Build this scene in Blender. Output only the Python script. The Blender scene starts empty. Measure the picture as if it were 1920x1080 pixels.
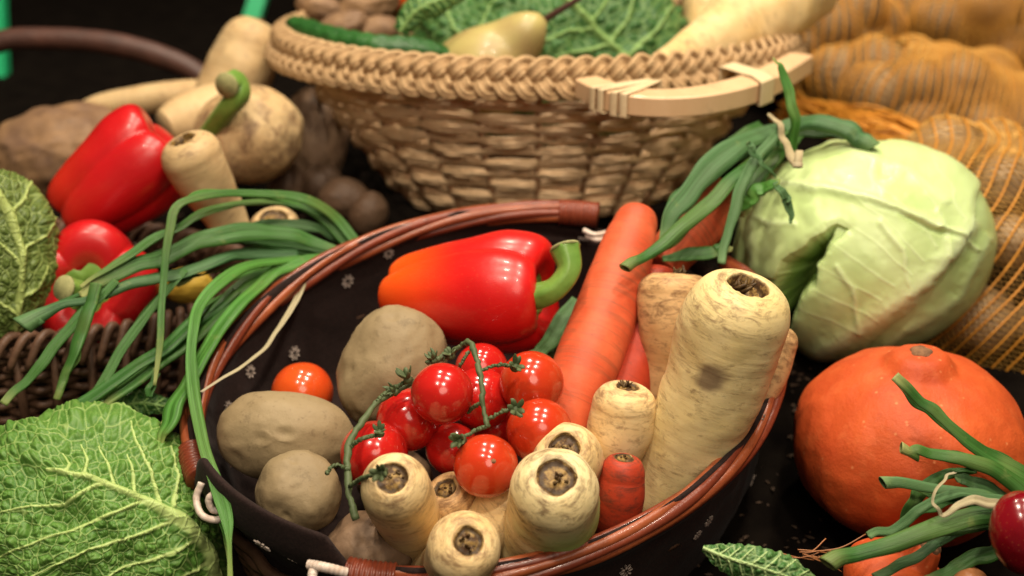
import bpy, math, random
import numpy as np
from math import radians, pi, sin, cos
S = bpy.context.scene
COL = S.collection
# ---------------------------------------------------------------- camera, world, lamps, exposure
FPX = 50/36*1920
PITCH = radians(22)
CAM = np.array([0, -.881, .556])
FW = np.array([0, cos(PITCH), -sin(PITCH)]); UP = np.array([0, sin(PITCH), cos(PITCH)]); RT = np.array([1., 0, 0])
cd = bpy.data.cameras.new('camera'); cam = bpy.data.objects.new('camera', cd); COL.objects.link(cam)
cam.location = CAM; cam.rotation_euler = (radians(90)-PITCH, 0, 0)
cd.lens = 50; cd.sensor_width = 36; cd.clip_start = .01; cd.clip_end = 50
cd.dof.use_dof = True; cd.dof.focus_distance = .86; cd.dof.aperture_fstop = 4.2
S.camera = cam
w = bpy.data.worlds.new('World'); S.world = w; w.use_nodes = True
w.node_tree.nodes['Background'].inputs[0].default_value = (1, .8, .62, 1)
w.node_tree.nodes['Background'].inputs[1].default_value = .055
def lamp(name, loc, size, power, col, target=(0, 0, .1)):
    l = bpy.data.lights.new(name, 'AREA'); l.shape = 'DISK'; l.size = size; l.energy = power; l.color = col
    o = bpy.data.objects.new(name, l); COL.objects.link(o); o.location = loc
    from mathutils import Vector
    o.rotation_euler = (Vector(target)-Vector(loc)).to_track_quat('-Z', 'Y').to_euler()
for i in range(3):
    for j in range(2):
        lamp('ceiling_spot', (-.42+j*.66+i*.14+.05*(i == 1), -.72+i*.66-.12*j, 1.75), .115, 10.8, (1, .86, .68))
lamp('hall_lamp', (.35, -1.9, 1.7), 1.2, 20, (1, .84, .66))
S.view_settings.view_transform = 'Standard'; S.view_settings.look = 'None'
S.view_settings.exposure = 0.0; S.view_settings.gamma = 1
S.cycles.use_denoising = True
S.cycles.max_bounces = 6

# ---------------------------------------------------------------- helpers
rng = np.random.default_rng(7); random.seed(7)
def A(*v): return np.array(v, float)
def Q(px, py, d): return CAM + d*FW + (px-960)/FPX*d*RT + (540-py)/FPX*d*UP
def G(px, py, z):
    r = Q(px, py, 1)-CAM; return CAM + r*(z-CAM[2])/r[2]
def proj(P): P = np.asarray(P)-CAM; d = P@FW; return 960+P@RT/d*FPX, 540-P@UP/d*FPX, d
def nz(v): v = np.asarray(v, float); return v/(np.linalg.norm(v, axis=-1, keepdims=True)+1e-12)
def sstep(a, b, x):
    t = np.clip((x-a)/(b-a), 0, 1); return t*t*(3-2*t)
def _h(ix, iy, iz, s):
    n = (ix*374761393 + iy*668265263 + iz*2147483647 + s*974634777) & 0xffffffff
    n = ((n ^ (n >> 13))*1274126177) & 0xffffffff; n = (n ^ (n >> 16)) & 0xffffffff
    return n/4294967295.0
def vn(P, s=0):
    P = np.asarray(P, float); F = np.floor(P); f = P-F; I = F.astype(np.int64); f = f*f*(3-2*f); r = 0
    for a in (0, 1):
        for b in (0, 1):
            for c in (0, 1):
                wgt = (f[..., 0] if a else 1-f[..., 0])*(f[..., 1] if b else 1-f[..., 1])*(f[..., 2] if c else 1-f[..., 2])
                r = r + wgt*_h(I[..., 0]+a, I[..., 1]+b, I[..., 2]+c, s)
    return r*2-1
def fbm(P, s=0, o=4):
    r = 0; a = 1.; P = np.asarray(P, float)
    for k in range(o): r = r + a*vn(P*2**k+k*17.3, s+k); a *= .5
    return r
def voro(X, Y, s=0, jit=.85):
    IX = np.floor(X).astype(np.int64); IY = np.floor(Y).astype(np.int64)
    f1 = np.full(X.shape, 9.); f2 = f1.copy(); idv = np.zeros(X.shape)
    for a in (-1, 0, 1):
        for b in (-1, 0, 1):
            cx, cy = IX+a, IY+b; z = np.zeros_like(cx)
            hx = _h(cx, cy, z, s); hy = _h(cx, cy, z+7, s)
            d = np.hypot(cx+.5+(hx-.5)*jit-X, cy+.5+(hy-.5)*jit-Y)
            n = d < f1; f2 = np.where(n, f1, np.minimum(f2, d)); idv = np.where(n, _h(cx, cy, z+3, s), idv); f1 = np.where(n, d, f1)
    return f1, f2, idv
def polyd(X, Y, pts):
    """distance to a polyline and position 0..1 along it"""
    P = np.array(pts, float); L = np.r_[0, np.cumsum(np.linalg.norm(np.diff(P, axis=0), axis=1))]
    best = np.full(X.shape, 1e9); T = np.zeros(X.shape)
    for i in range(len(P)-1):
        a, b = P[i], P[i+1]; ab = b-a
        t = np.clip(((X-a[0])*ab[0]+(Y-a[1])*ab[1])/(ab@ab), 0, 1)
        d = np.hypot(X-a[0]-t*ab[0], Y-a[1]-t*ab[1]); n = d < best
        best = np.where(n, d, best); T = np.where(n, (L[i]+t*np.linalg.norm(ab))/L[-1], T)
    return best, T
def inpoly(X, Y, pts):
    P = np.array(pts, float); ins = np.zeros(X.shape, bool); j = len(P)-1
    for i in range(len(P)):
        c = ((P[i, 1] > Y) != (P[j, 1] > Y)) & (X < (P[j, 0]-P[i, 0])*(Y-P[i, 1])/(P[j, 1]-P[i, 1]+1e-12)+P[i, 0])
        ins ^= c; j = i
    return ins
def catm(K, n):
    """Catmull-Rom through the rows of K, n samples"""
    K = np.array(K, float); m = len(K)
    if m == 2: t = np.linspace(0, 1, n)[:, None]; return K[0]*(1-t)+K[1]*t
    E = np.vstack([2*K[0]-K[1], K, 2*K[-1]-K[-2]])
    u = np.linspace(0, m-1-1e-9, n); i = u.astype(int); f = (u-i)[:, None]
    p0, p1, p2, p3 = E[i], E[i+1], E[i+2], E[i+3]
    return .5*(2*p1+(p2-p0)*f+(2*p0-5*p1+4*p2-p3)*f**2+(3*p1-p0-3*p2+p3)*f**3)
def frames(P, up=None, closed=False):
    T = nz(np.gradient(P, axis=0))
    if closed: T = nz(np.roll(P, -1, 0)-np.roll(P, 1, 0))
    if up is not None:
        up = np.asarray(up, float); U = np.broadcast_to(up, P.shape); Nn = nz(U-(U*T).sum(1)[:, None]*T)
    else:
        v = np.array([0, 0, 1.]) if abs(T[0, 2]) < .9 else np.array([1., 0, 0]); Nn = np.zeros_like(P)
        v = nz(v-(v@T[0])*T[0])
        for i in range(len(P)):
            v = nz(v-(v@T[i])*T[i]); Nn[i] = v
    return T, Nn, np.cross(T, Nn)
class MB:
    def __init__(s): s.v = []; s.f = []; s.m = []; s.at = {'c': [], 'la': [], 'k': []}; s.n = 0
    def add(s, V, Fc, mat=0, **at):
        V = np.asarray(V, float).reshape(-1, 3); s.v.append(V)
        for f in Fc: s.f.append([i+s.n for i in f])
        s.m += [mat]*len(Fc)
        for k in s.at:
            a = at.get(k, 0.); s.at[k].append(np.broadcast_to(np.asarray(a, float).reshape(-1) if np.ndim(a) else np.array([float(a)]), (len(V),)) if np.ndim(a) == 0 else np.asarray(a, float).reshape(-1))
        s.n += len(V)
    def grid(s, V, wrap=True, cap0=False, cap1=False, mat=0, closed=False, **at):
        n, m = V.shape[:2]; F = []
        for i in range(n if closed else n-1):
            a0 = i*m; b0 = ((i+1) % n)*m
            for j in range(m if wrap else m-1):
                k = (j+1) % m; F.append((a0+j, a0+k, b0+k, b0+j))
        if cap0: F.append(tuple(range(m-1, -1, -1)))
        if cap1: F.append(tuple((n-1)*m+j for j in range(m)))
        for k in list(at):
            a = np.asarray(at[k], float)
            if a.ndim == 1 and len(a) == n: at[k] = np.repeat(a, m)
        s.add(V, F, mat, **at)
    def tube(s, P, R, m=10, flat=1., up=None, sect=None, cap=True, mat=0, closed=False, rot=None, **at):
        P = np.asarray(P, float); R = np.broadcast_to(np.asarray(R, float), (len(P),))
        T, Nn, B = frames(P, up, closed); th = np.linspace(0, 2*pi, m, endpoint=False)
        rr = R[:, None]*np.ones(m)
        if sect is not None: rr = rr*sect(th[None, :], np.linspace(0, 1, len(P))[:, None])
        V = P[:, None]+(rr*np.cos(th)*flat)[..., None]*Nn[:, None]+(rr*np.sin(th))[..., None]*B[:, None]
        s.grid(V, cap0=cap and not closed, cap1=cap and not closed, mat=mat, closed=closed, **at)
    def build(s, name, mats, parent=None, loc=None, smooth=True):
        V = np.vstack(s.v)
        if loc is None: loc = (V.min(0)+V.max(0))/2; loc[2] = V[:, 2].min() if parent is None else loc[2]
        loc = np.asarray(loc, float)
        me = bpy.data.meshes.new(name); me.from_pydata((V-loc).tolist(), [], s.f); me.update()
        if not isinstance(mats, (list, tuple)): mats = [mats]
        for x in mats: me.materials.append(x)
        me.polygons.foreach_set('material_index', s.m)
        me.polygons.foreach_set('use_smooth', [smooth]*len(s.f))
        for k, a in s.at.items():
            q = np.concatenate(a)
            if np.any(q): t = me.attributes.new(k, 'FLOAT', 'POINT'); t.data.foreach_set('value', q.astype(np.float32))
        o = bpy.data.objects.new(name, me); COL.objects.link(o); o.location = loc
        if parent is not None: o.parent = parent; o.location = loc-np.array(parent.location)
        return o
def tag(o, label=None, cat=None, group=None, kind=None):
    for k, v in (('label', label), ('category', cat), ('group', group), ('kind', kind)):
        if v: o[k] = v
    return o
def empty(name, loc, label, cat, group=None):
    o = bpy.data.objects.new(name, None); COL.objects.link(o); o.location = [float(x) for x in loc]; o.empty_display_size = .02
    return tag(o, label, cat, group)

# ---------------------------------------------------------------- materials
class NT:
    def __init__(s, name):
        s.m = bpy.data.materials.new(name); s.m.use_nodes = True; s.t = s.m.node_tree; s.b = s.t.nodes['Principled BSDF']
        s.tc = s.t.nodes.new('ShaderNodeTexCoord').outputs['Object']
    def L(s, a, b):
        s.t.links.new(a, b)
    def put(s, inp, v):
        if isinstance(v, bpy.types.NodeSocket): s.L(v, inp)
        elif isinstance(v, (tuple, list)): inp.default_value = (*v, 1) if len(v) == 3 and inp.type == 'RGBA' else v
        else: inp.default_value = v
    def attr(s, k):
        n = s.t.nodes.new('ShaderNodeAttribute'); n.attribute_name = k; return n.outputs['Fac']
    def noise(s, scale, detail=4, rough=.55, w=None, vec=None, out='Fac', dist=0):
        n = s.t.nodes.new('ShaderNodeTexNoise'); n.inputs['Scale'].default_value = scale; n.inputs['Detail'].default_value = detail
        n.inputs['Roughness'].default_value = rough; n.inputs['Distortion'].default_value = dist
        if w is not None: n.noise_dimensions = '4D'; s.put(n.inputs['W'], w)
        s.L(vec or s.tc, n.inputs['Vector']); return n.outputs[out]
    def vor(s, scale, feat='F1', vec=None):
        n = s.t.nodes.new('ShaderNodeTexVoronoi'); n.feature = feat; n.inputs['Scale'].default_value = scale
        s.L(vec or s.tc, n.inputs['Vector']); return n.outputs['Distance']
    def math(s, op, a, b=0, c=0):
        n = s.t.nodes.new('ShaderNodeMath'); n.operation = op; s.put(n.inputs[0], a); s.put(n.inputs[1], b); s.put(n.inputs[2], c); return n.outputs[0]
    def ramp(s, f, st, lin=True):
        n = s.t.nodes.new('ShaderNodeValToRGB'); s.L(f, n.inputs[0]); e = n.color_ramp.elements
        while len(e) < len(st): e.new(.5)
        for x, (p, c) in zip(e, st): x.position = p; x.color = (*c, 1) if isinstance(c, tuple) else (c, c, c, 1)
        return n.outputs[0]
    def mix(s, f, a, b, mode='MIX'):
        n = s.t.nodes.new('ShaderNodeMix'); n.data_type = 'RGBA'; n.blend_type = mode
        s.put(n.inputs[0], f); s.put(n.inputs[6], a); s.put(n.inputs[7], b); return n.outputs[2]
    def bump(s, h, strength, dist, prev=None):
        n = s.t.nodes.new('ShaderNodeBump'); s.L(h, n.inputs['Height']); n.inputs['Strength'].default_value = strength; n.inputs['Distance'].default_value = dist
        if prev: s.L(prev, n.inputs['Normal'])
        return n.outputs[0]
    def done(s, col, rough=.5, bump=None, spec=.5, coat=0, sss=0, sr=(.01, .006, .003), sheen=0, coatr=.1):
        b = s.b; s.put(b.inputs['Base Color'], col); s.put(b.inputs['Roughness'], rough); b.inputs['Specular IOR Level'].default_value = spec
        if bump: s.L(bump, b.inputs['Normal'])
        b.inputs['Coat Weight'].default_value = coat; b.inputs['Coat Roughness'].default_value = coatr
        if sss: b.inputs['Subsurface Weight'].default_value = sss; b.inputs['Subsurface Radius'].default_value = sr; b.inputs['Subsurface Scale'].default_value = 1
        if sheen: b.inputs['Sheen Weight'].default_value = sheen
        return s.m
def simple(name, c1, c2, scale=60, rough=.5, bs=.3, bd=.0006, spec=.4, coat=0, detail=5, sss=0, sr=(.006, .003, .001), bscale=None, sheen=0):
    n = NT(name); f = n.noise(scale, detail); col = n.ramp(f, [(.3, c1), (.7, c2)])
    bp = n.bump(n.noise(bscale or scale*3, 4), bs, bd) if bs else None
    return n.done(col, rough, bp, spec, coat, sss, sr, sheen)
def root_mat(name, base, deep, stain, green=(.3, .33, .1), gamt=.0, ring=.5, stainpos=.555, rough=.5, spot=0, rp=.60):
    n = NT(name); la = n.attr('la'); c = n.attr('c')
    rings = n.noise(14, 5, .65, w=n.math('MULTIPLY', la, 22))
    fine = n.noise(30, 5, .7, w=n.math('MULTIPLY', la, 24))
    col = n.ramp(n.noise(28, 4), [(.3, base), (.72, deep)])
    # thin dark transverse scars
    sc_ = n.ramp(rings, [(rp, 0.), (rp+.08, 1.)])
    col = n.mix(n.math('MULTIPLY', sc_, ring), col, stain)
    sc2 = n.ramp(fine, [(.30, 1.), (.40, 0.)]); col = n.mix(n.math('MULTIPLY', sc2, ring*.6), col, stain)
    # soil and bruises, thicker towards the crown
    near = n.ramp(n.math('MULTIPLY', la, 14), [(.0, 1.), (.9, 0.)])
    soil = n.noise(80, 7, .72, dist=.5, w=n.math('MULTIPLY', la, 2.0))
    thr = n.math('ADD', soil, n.math('MULTIPLY', near, .13))
    m = n.ramp(thr, [(stainpos, 0.), (stainpos+.15, 1.)])
    col = n.mix(n.math('MULTIPLY', m, .80), col, stain)
    d2 = n.ramp(n.noise(70, 6, .75, w=n.math('MULTIPLY', la, 5), dist=.6), [(.53, 0.), (.60, 1.)]); reg = n.ramp(n.noise(24, 3), [(.42, .1), (.60, 1.)])
    col = n.mix(n.math('MULTIPLY', n.math('MULTIPLY', d2, reg), .5), col, stain)
    col = n.mix(n.math('MULTIPLY', n.ramp(n.noise(45, 5, .6), [(.50, 0.), (.72, 1.)]), .22), col, tuple(x*.55 for x in deep))
    big = n.ramp(n.noise(17, 3, .5), [(.66, 0.), (.74, 1.)]); col = n.mix(n.math('MULTIPLY', big, .55), col, stain)
    if gamt:
        k = n.attr('k'); col = n.mix(n.math('MULTIPLY', k, gamt), col, green)
    if spot: col = n.mix(n.math('MULTIPLY', n.attr('k'), .8), col, (.13, .075, .05))
    # crown scar
    inner = n.mix(n.ramp(n.noise(170, 5, .7), [(.44, 0.), (.60, 1.)]), (.070, .034, .012), (.32, .20, .06))
    inner = n.mix(n.ramp(c, [(.84, 0.), (.96, .8)]), inner, (.040, .022, .009))
    col = n.mix(n.ramp(c, [(.38, 0.), (.62, 1.)]), col, inner)
    h = n.math('ADD', n.math('MULTIPLY', rings, .4), n.math('MULTIPLY', soil, .5))
    bp = n.bump(h, .40, .0011); bp = n.bump(n.noise(420, 3), .25, .0004, bp)
    return n.done(col, rough, bp, .25, 0, .10, (.005, .003, .0015))
M = {}
M['parsnip'] = root_mat('parsnip_skin', (.80, .63, .35), (.70, .48, .20), (.22, .125, .06), ring=.40, stainpos=.555)
M['parsnip_green'] = root_mat('parsnip_skin_green', (.78, .66, .38), (.66, .52, .25), (.15, .09, .045), green=(.34, .46, .12), gamt=.95, ring=.3)
M['parsnip_tan'] = root_mat('parsnip_skin_tan', (.68, .45, .22), (.58, .34, .14), (.15, .075, .035), ring=.4, stainpos=.52)
M['parsnip_big'] = root_mat('parsnip_skin_pale', (.78, .64, .34), (.68, .53, .23), (.19, .11, .055), ring=.42, stainpos=.545, spot=1)
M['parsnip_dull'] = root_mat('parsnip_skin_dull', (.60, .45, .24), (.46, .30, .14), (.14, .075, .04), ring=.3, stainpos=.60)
M['carrot'] = root_mat('carrot_skin', (.70, .150, .060), (.52, .070, .024), (.30, .085, .04), ring=.50, stainpos=.60, rp=.53)
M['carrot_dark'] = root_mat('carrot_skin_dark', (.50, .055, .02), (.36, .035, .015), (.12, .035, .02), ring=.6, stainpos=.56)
def potato_mat(name, a, b):
    n = NT(name); col = n.ramp(n.noise(26, 5, .6), [(.3, a), (.7, b)])
    sp = n.ramp(n.noise(210, 3, .6), [(.62, 0.), (.72, 1.)]); col = n.mix(n.math('MULTIPLY', sp, .45), col, (.13, .085, .045))
    big = n.ramp(n.noise(40, 4), [(.60, 0.), (.75, 1.)]); col = n.mix(n.math('MULTIPLY', big, .35), col, (.16, .105, .055))
    oi = n.t.nodes.new('ShaderNodeObjectInfo').outputs['Random']; col = n.mix(n.math('MULTIPLY', oi, .5), col, tuple(x*.72 for x in b))
    scb = n.ramp(n.noise(75, 7, .75), [(.56, 0.), (.63, 1.)]); col = n.mix(n.math('MULTIPLY', scb, .4), col, tuple(x*.5 for x in b))
    bp = n.bump(n.noise(300, 5, .65), .5, .0007)
    return n.done(col, .58, bp, .3)
M['potato'] = potato_mat('potato_skin', (.34, .262, .145), (.25, .182, .095))
M['potato_brown'] = potato_mat('potato_skin_brown', (.22, .14, .08), (.15, .09, .055))
M['potato_shaded'] = potato_mat('potato_skin_shaded', (.10, .055, .03), (.06, .035, .02))  # skin colour darkened to paint in the shadow beside the pale basket
M['crumb'] = simple('soil_crumb', (.08, .045, .024), (.03, .018, .011), 300, .8, .4)
def shiny(name, a, b, scale=18, rough=.18, coat=.25, bd=.0004, k=None, bs=.15):
    n = NT(name); f = n.noise(scale, 3)
    col = n.ramp(f, [(.35, a), (.65, b)])
    if k: col = n.mix(n.attr('k'), col, k)
    sp = n.ramp(n.vor(330), [(.10, .6), (.18, 0.)]); col = n.mix(n.math('MULTIPLY', sp, .14), col, (.95, .35, .12))
    return n.done(col, rough, n.bump(n.noise(60, 2), bs, bd), .5, coat, .12, (.012, .003, .001), coatr=.06)
M['tomato'] = shiny('tomato_skin', (.50, .012, .010), (.40, .012, .007))
M['tomato_orange'] = shiny('tomato_skin_orange', (.52, .032, .009), (.44, .045, .010))
M['tomato_amber'] = shiny('tomato_skin_amber', (.60, .085, .012), (.55, .050, .010))
M['pepper'] = shiny('pepper_skin', (.62, .010, .008), (.54, .008, .008), k=(.80, .10, .005), coat=.12, rough=.33, bs=.3, bd=.0012)
M['pepper_left'] = shiny('pepper_skin_deep', (.50, .008, .010), (.44, .007, .010), k=(.55, .03, .008), coat=.12, rough=.33, bs=.3, bd=.0012)
M['stem'] = simple('pepper_stem_green', (.10, .21, .03), (.19, .33, .06), 60, .42, .4, .0008, .4, .1)
M['stem_cut'] = simple('stem_cut_face', (.34, .33, .14), (.22, .22, .09), 300, .8)
def leafm(name, a, b, pale, gloss=.32):
    n = NT(name); col = n.ramp(n.noise(20, 4), [(.3, a), (.7, b)])
    oi = n.t.nodes.new('ShaderNodeObjectInfo').outputs['Random']; col = n.mix(n.math('MULTIPLY', oi, .7), col, tuple(x*y for x, y in zip(b, (1.5, 1.15, .8))))
    ln = n.ramp(n.noise(9, 4, .7, w=n.math('MULTIPLY', n.attr('k'), .8)), [(.42, 0.), (.62, .75)]); col = n.mix(ln, col, tuple(x*2.0+.01 for x in b))
    col = n.mix(n.ramp(n.noise(70, 5, .7), [(.60, 0.), (.72, .55)]), col, (.16, .20, .06))
    col = n.mix(n.attr('c'), col, pale)
    bp = n.bump(n.noise(12, 3, w=n.math('MULTIPLY', n.attr('k'), .9)), .6, .0009)
    return n.done(col, gloss+.10, bp, .28, 0, 0)
M['onion_leaf'] = leafm('onion_leaf_green', (.008, .046, .007), (.026, .088, .015), (.30, .32, .11))
M['onion_leaf_blue'] = leafm('onion_leaf_bluish', (.012, .052, .015), (.038, .098, .034), (.15, .25, .10), .42)
M['onion_leaf_bright'] = leafm('onion_leaf_bright', (.016, .082, .009), (.042, .135, .020), (.30, .33, .10))
M['dry_leaf'] = leafm('onion_leaf_dry', (.23, .20, .11), (.30, .27, .17), (.36, .32, .22), .7)
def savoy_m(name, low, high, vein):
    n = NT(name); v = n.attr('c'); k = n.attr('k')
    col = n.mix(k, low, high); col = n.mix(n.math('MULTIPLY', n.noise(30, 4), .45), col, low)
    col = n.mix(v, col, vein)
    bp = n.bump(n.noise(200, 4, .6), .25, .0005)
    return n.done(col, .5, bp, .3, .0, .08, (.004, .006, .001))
M['savoy'] = savoy_m('savoy_leaf', (.050, .145, .018), (.12, .25, .045), (.40, .52, .18))
M['savoy_leaf'] = savoy_m('savoy_leaf_small', (.022, .085, .018), (.07, .19, .045), (.38, .52, .22))
M['savoy_dark'] = savoy_m('savoy_leaf_dark', (.020, .075, .016), (.05, .15, .035), (.20, .33, .10))
M['savoy_olive'] = savoy_m('savoy_leaf_olive', (.05, .085, .014), (.13, .18, .04), (.34, .42, .13))
n = NT('white_cabbage_leaf')
col = n.ramp(n.noise(16, 4), [(.3, (.49, .64, .25)), (.7, (.58, .71, .35))])
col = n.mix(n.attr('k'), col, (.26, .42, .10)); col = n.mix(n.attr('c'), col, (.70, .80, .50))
M['cabbage'] = n.done(col, .36, n.bump(n.noise(30, 4, .5), .12, .0012), .4, .03, .12, (.006, .007, .002))
n = NT('pumpkin_skin')
col = n.ramp(n.noise(22, 6, .65), [(.3, (.44, .058, .013)), (.7, (.60, .105, .022))]); col = n.mix(n.ramp(n.noise(60, 6, .7), [(.52, 0.), (.66, .3)]), col, (.62, .16, .045))
sp = n.ramp(n.vor(95), [(.05, 1.), (.13, 0.)]); col = n.mix(n.math('MULTIPLY', sp, .35), col, (.80, .36, .14))
sp = n.ramp(n.noise(180, 3), [(.58, 0.), (.68, 1.)]); col = n.mix(n.math('MULTIPLY', sp, .22), col, (.40, .05, .015))
M['pumpkin'] = n.done(col, .55, n.bump(n.noise(110, 6, .7), .5, .002), .3)
M['cork'] = simple('pumpkin_cork', (.30, .15, .07), (.14, .07, .035), 260, .85, .9, .0015)
def wood(name, a, b, rough=.5, coat=0, scale=40, st=300, bd=.0006, spec=.4):
    n = NT(name); f = n.noise(scale, 4, .6, w=n.math('MULTIPLY', n.attr('k'), .35)); col = n.ramp(f, [(.28, a), (.72, b)])
    dk = n.ramp(n.noise(scale*4, 3), [(.60, 0.), (.75, .6)]); col = n.mix(dk, col, tuple(x*.45 for x in a))
    return n.done(col, rough, n.bump(n.noise(st, 4), .5, bd), spec, coat)
M['willow_red'] = wood('willow_red_brown', (.13, .024, .011), (.25, .052, .022), .36, .15)
M['willow_orange'] = wood('willow_orange_brown', (.20, .044, .016), (.36, .092, .030), .36, .15)
M['wicker'] = wood('wicker_pale', (.76, .54, .32), (.58, .38, .20), .5)
M['stake'] = wood('wicker_stake', (.36, .20, .10), (.26, .13, .06), .6)
M['rope'] = wood('seagrass_rope', (.52, .35, .18), (.36, .22, .10), .7, st=500, bd=.001)
M['wicker_dark'] = wood('wicker_dark', (.16, .085, .05), (.09, .045, .026), .5)
M['bark'] = simple('handle_bark', (.085, .035, .024), (.05, .022, .016), 50, .5, .6, .001)
M['beech'] = wood('beech_handle', (.66, .45, .26), (.60, .39, .21), .45, .05, 20, 400, .0002)
M['cane'] = wood('cane_binding', (.72, .58, .36), (.62, .47, .27), .45)
n = NT('liner_cloth'); col = n.ramp(n.noise(700, 2), [(.3, (.013, .007, .006)), (.7, (.026, .014, .012))])
M['cloth'] = n.done(col, .85, n.bump(n.noise(900, 3), .5, .0005, n.bump(n.noise(35, 3), .5, .004)), .15, 0, 0, sheen=.03)
M['print'] = simple('liner_flower_print', (.50, .42, .36), (.36, .29, .25), 600, .9, .3, .0003, .1)
M['wire'] = simple('white_wire', (.70, .62, .55), (.60, .45, .35), 200, .4, .4, .0006)
M['net'] = simple('orange_net', (.66, .30, .035), (.54, .21, .025), 80, .45, 0, 0, .4)
M['net_pale'] = simple('pale_net_thread', (.62, .36, .09), (.50, .25, .05), 90, .5, 0, 0, .3)
M['net_dull'] = simple('orange_net_dull', (.56, .26, .04), (.44, .18, .025), 60, .5, 0, 0, .3)
M['sack_potato'] = potato_mat('sack_potato_skin', (.40, .28, .15), (.28, .18, .09))
M['black'] = simple('dark_table_cloth', (.0035, .0026, .0022), (.008, .006, .0045), 40, .95, .5, .002, .02)
M['backdrop'] = simple('dark_backdrop', (.0006, .0005, .0005), (.001, .0008, .0008), 4, 1, 0, 0, 0)
M['green_plastic'] = simple('green_plastic', (.02, .42, .17), (.015, .34, .13), 10, .35, 0, 0)
M['red_onion'] = shiny('red_onion_skin', (.20, .003, .008), (.13, .002, .006), rough=.2)
M['onion_skin'] = simple('brown_onion_skin', (.42, .17, .06), (.26, .10, .04), 40, .4, .3, .0005)
M['pear'] = simple('pear_skin', (.44, .38, .13), (.34, .23, .10), 25, .4, .2, .0004, .45, .1)
M['cucumber'] = simple('cucumber_skin', (.012, .065, .012), (.03, .12, .022), 50, .38, .8, .003, .4)
M['celeriac'] = potato_mat('celeriac_skin', (.34, .20, .09), (.13, .075, .05))
M['orange_fruit'] = simple('orange_squash_skin', (.65, .10, .012), (.55, .07, .01), 30, .4)
M['vine'] = simple('tomato_vine_green', (.050, .078, .028), (.10, .13, .055), 90, .6, .5, .0006)
M['pulp'] = simple('yellow_squash', (.62, .42, .05), (.50, .32, .04), 30, .5)

# ---------------------------------------------------------------- builders of vegetables
def px(v, d): return v*d/FPX
def root(label, path, mat, cat='parsnip', name='parsnip', dome=.72, scar=.34, rec=.08, amp=.05, group=None, n=110, m=56, seed=0, tip=False, k=None, stub=False):
    px_ = 0
    K = [(*Q(a, b, d), px(r, d)) for a, b, d, r in path]
    C = catm(K, n); P, R = C[:, :3], C[:, 3]
    T = nz(np.gradient(P, axis=0)); R0 = R[0]; h = dome*R0; sr = scar*R0
    prof = [(h-rec*R0*.35, .004*R0), (h-rec*R0*.25, sr*.25), (h-rec*R0*.6, sr*.45), (h-rec*R0*.45, sr*.62), (h-rec*R0*1.1, sr*.82), (h-rec*R0*.6, sr*.96), (h-.02*R0, sr*1.08)]
    cc = [.78, .78, .8, .82, .97, 1, .5]
    r1 = sr*1.08; dome_ = dome
    for q in np.linspace(.03, .97, 16):
        ph = q*pi/2; r = r1+(R0-r1)*math.sin(ph)**.95; prof.append((h*math.cos(ph)**1.05, r)); cc.append(max(0, .35-q*4))
    pz = np.array([a for a, b in prof]); pr = np.array([b for a, b in prof])
    P = np.vstack([P[0]-T[0]*z for z in pz]+[P]); R = np.r_[pr, R]; cc = np.r_[cc, np.zeros(n)]
    if tip:
        q = np.linspace(.1, 1, 10); P = np.vstack([P, P[-1]+T[-1]*R[-1]*q[:, None]*1.1]); R = np.r_[R, R[-1]*np.sqrt(np.clip(1-q**2, 0.0001, 1))]; cc = np.r_[cc, np.zeros(10)]
    la = np.r_[0, np.cumsum(np.hypot(np.linalg.norm(np.diff(P, axis=0), axis=1), np.abs(np.diff(R))))]
    Tt = np.vstack([np.repeat(T[:1], len(pz), 0), T] + ([np.repeat(T[-1:], 10, 0)] if tip else []))
    v = nz(np.cross(Tt[0], A(0, 0, 1))); V = []; th = np.linspace(0, 2*pi, m, endpoint=False)
    for i in range(len(P)):
        v = nz(v-(v@Tt[i])*Tt[i]); b = np.cross(Tt[i], v)
        V.append(P[i]+R[i]*(np.cos(th)[:, None]*v+np.sin(th)[:, None]*b))
    V = np.array(V); rad = V-P[:, None]
    ns_ = len(pz); jj = 1+.16*vn(np.dstack([np.cos(th)[None]*1.6+0*pr[:7, None], np.sin(th)[None]*1.6+0*pr[:7, None], 0*th[None]+pr[:7, None]*60+seed*3.1]), seed)
    V[:7] = P[:7, None]+(V[:7]-P[:7, None])*jj[..., None]+(.10*sr*vn((V[:7]-P[0])*420, seed+2))[..., None]*Tt[0]
    loc = P.mean(0); s = (V-loc)
    am = amp*np.clip(R/R0, .0, 1)[:, None]
    dz = am*fbm(s*30+seed*9.1, seed, 3)+am*.16*fbm(np.dstack([s[..., 0]*40, s[..., 1]*40, la[:, None]*150+0*s[..., 0]])+seed, seed+5, 3)
    V = V+nz(rad)*(dz*R0)[..., None]
    mb = MB(); kk = np.zeros(V.shape[:2]) if k is None else k(V, la)
    mb.grid(V, cap0=True, cap1=True, c=np.repeat(cc, m), la=np.repeat(la, m), k=kk)
    if True:
        for j in range(9 if stub else 7):
            a = rng.uniform(0, 6.28); rr = sr*rng.uniform(0, .8); base = P[0]+Tt[0]*.0+rr*(cos(a)*v+sin(a)*b)
            d = nz(-Tt[0]+.5*rng.normal(size=3)); L = R0*(rng.uniform(.15, .3) if stub else rng.uniform(.06, .14))
            mb.tube(np.array([base, base+d*L*.5, base+d*L]), [R0*.05, R0*.04, R0*.02], 6, c=np.repeat([1., 1, 1], 6))
    o = mb.build(name, mat); return tag(o, label, cat, group)
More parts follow.
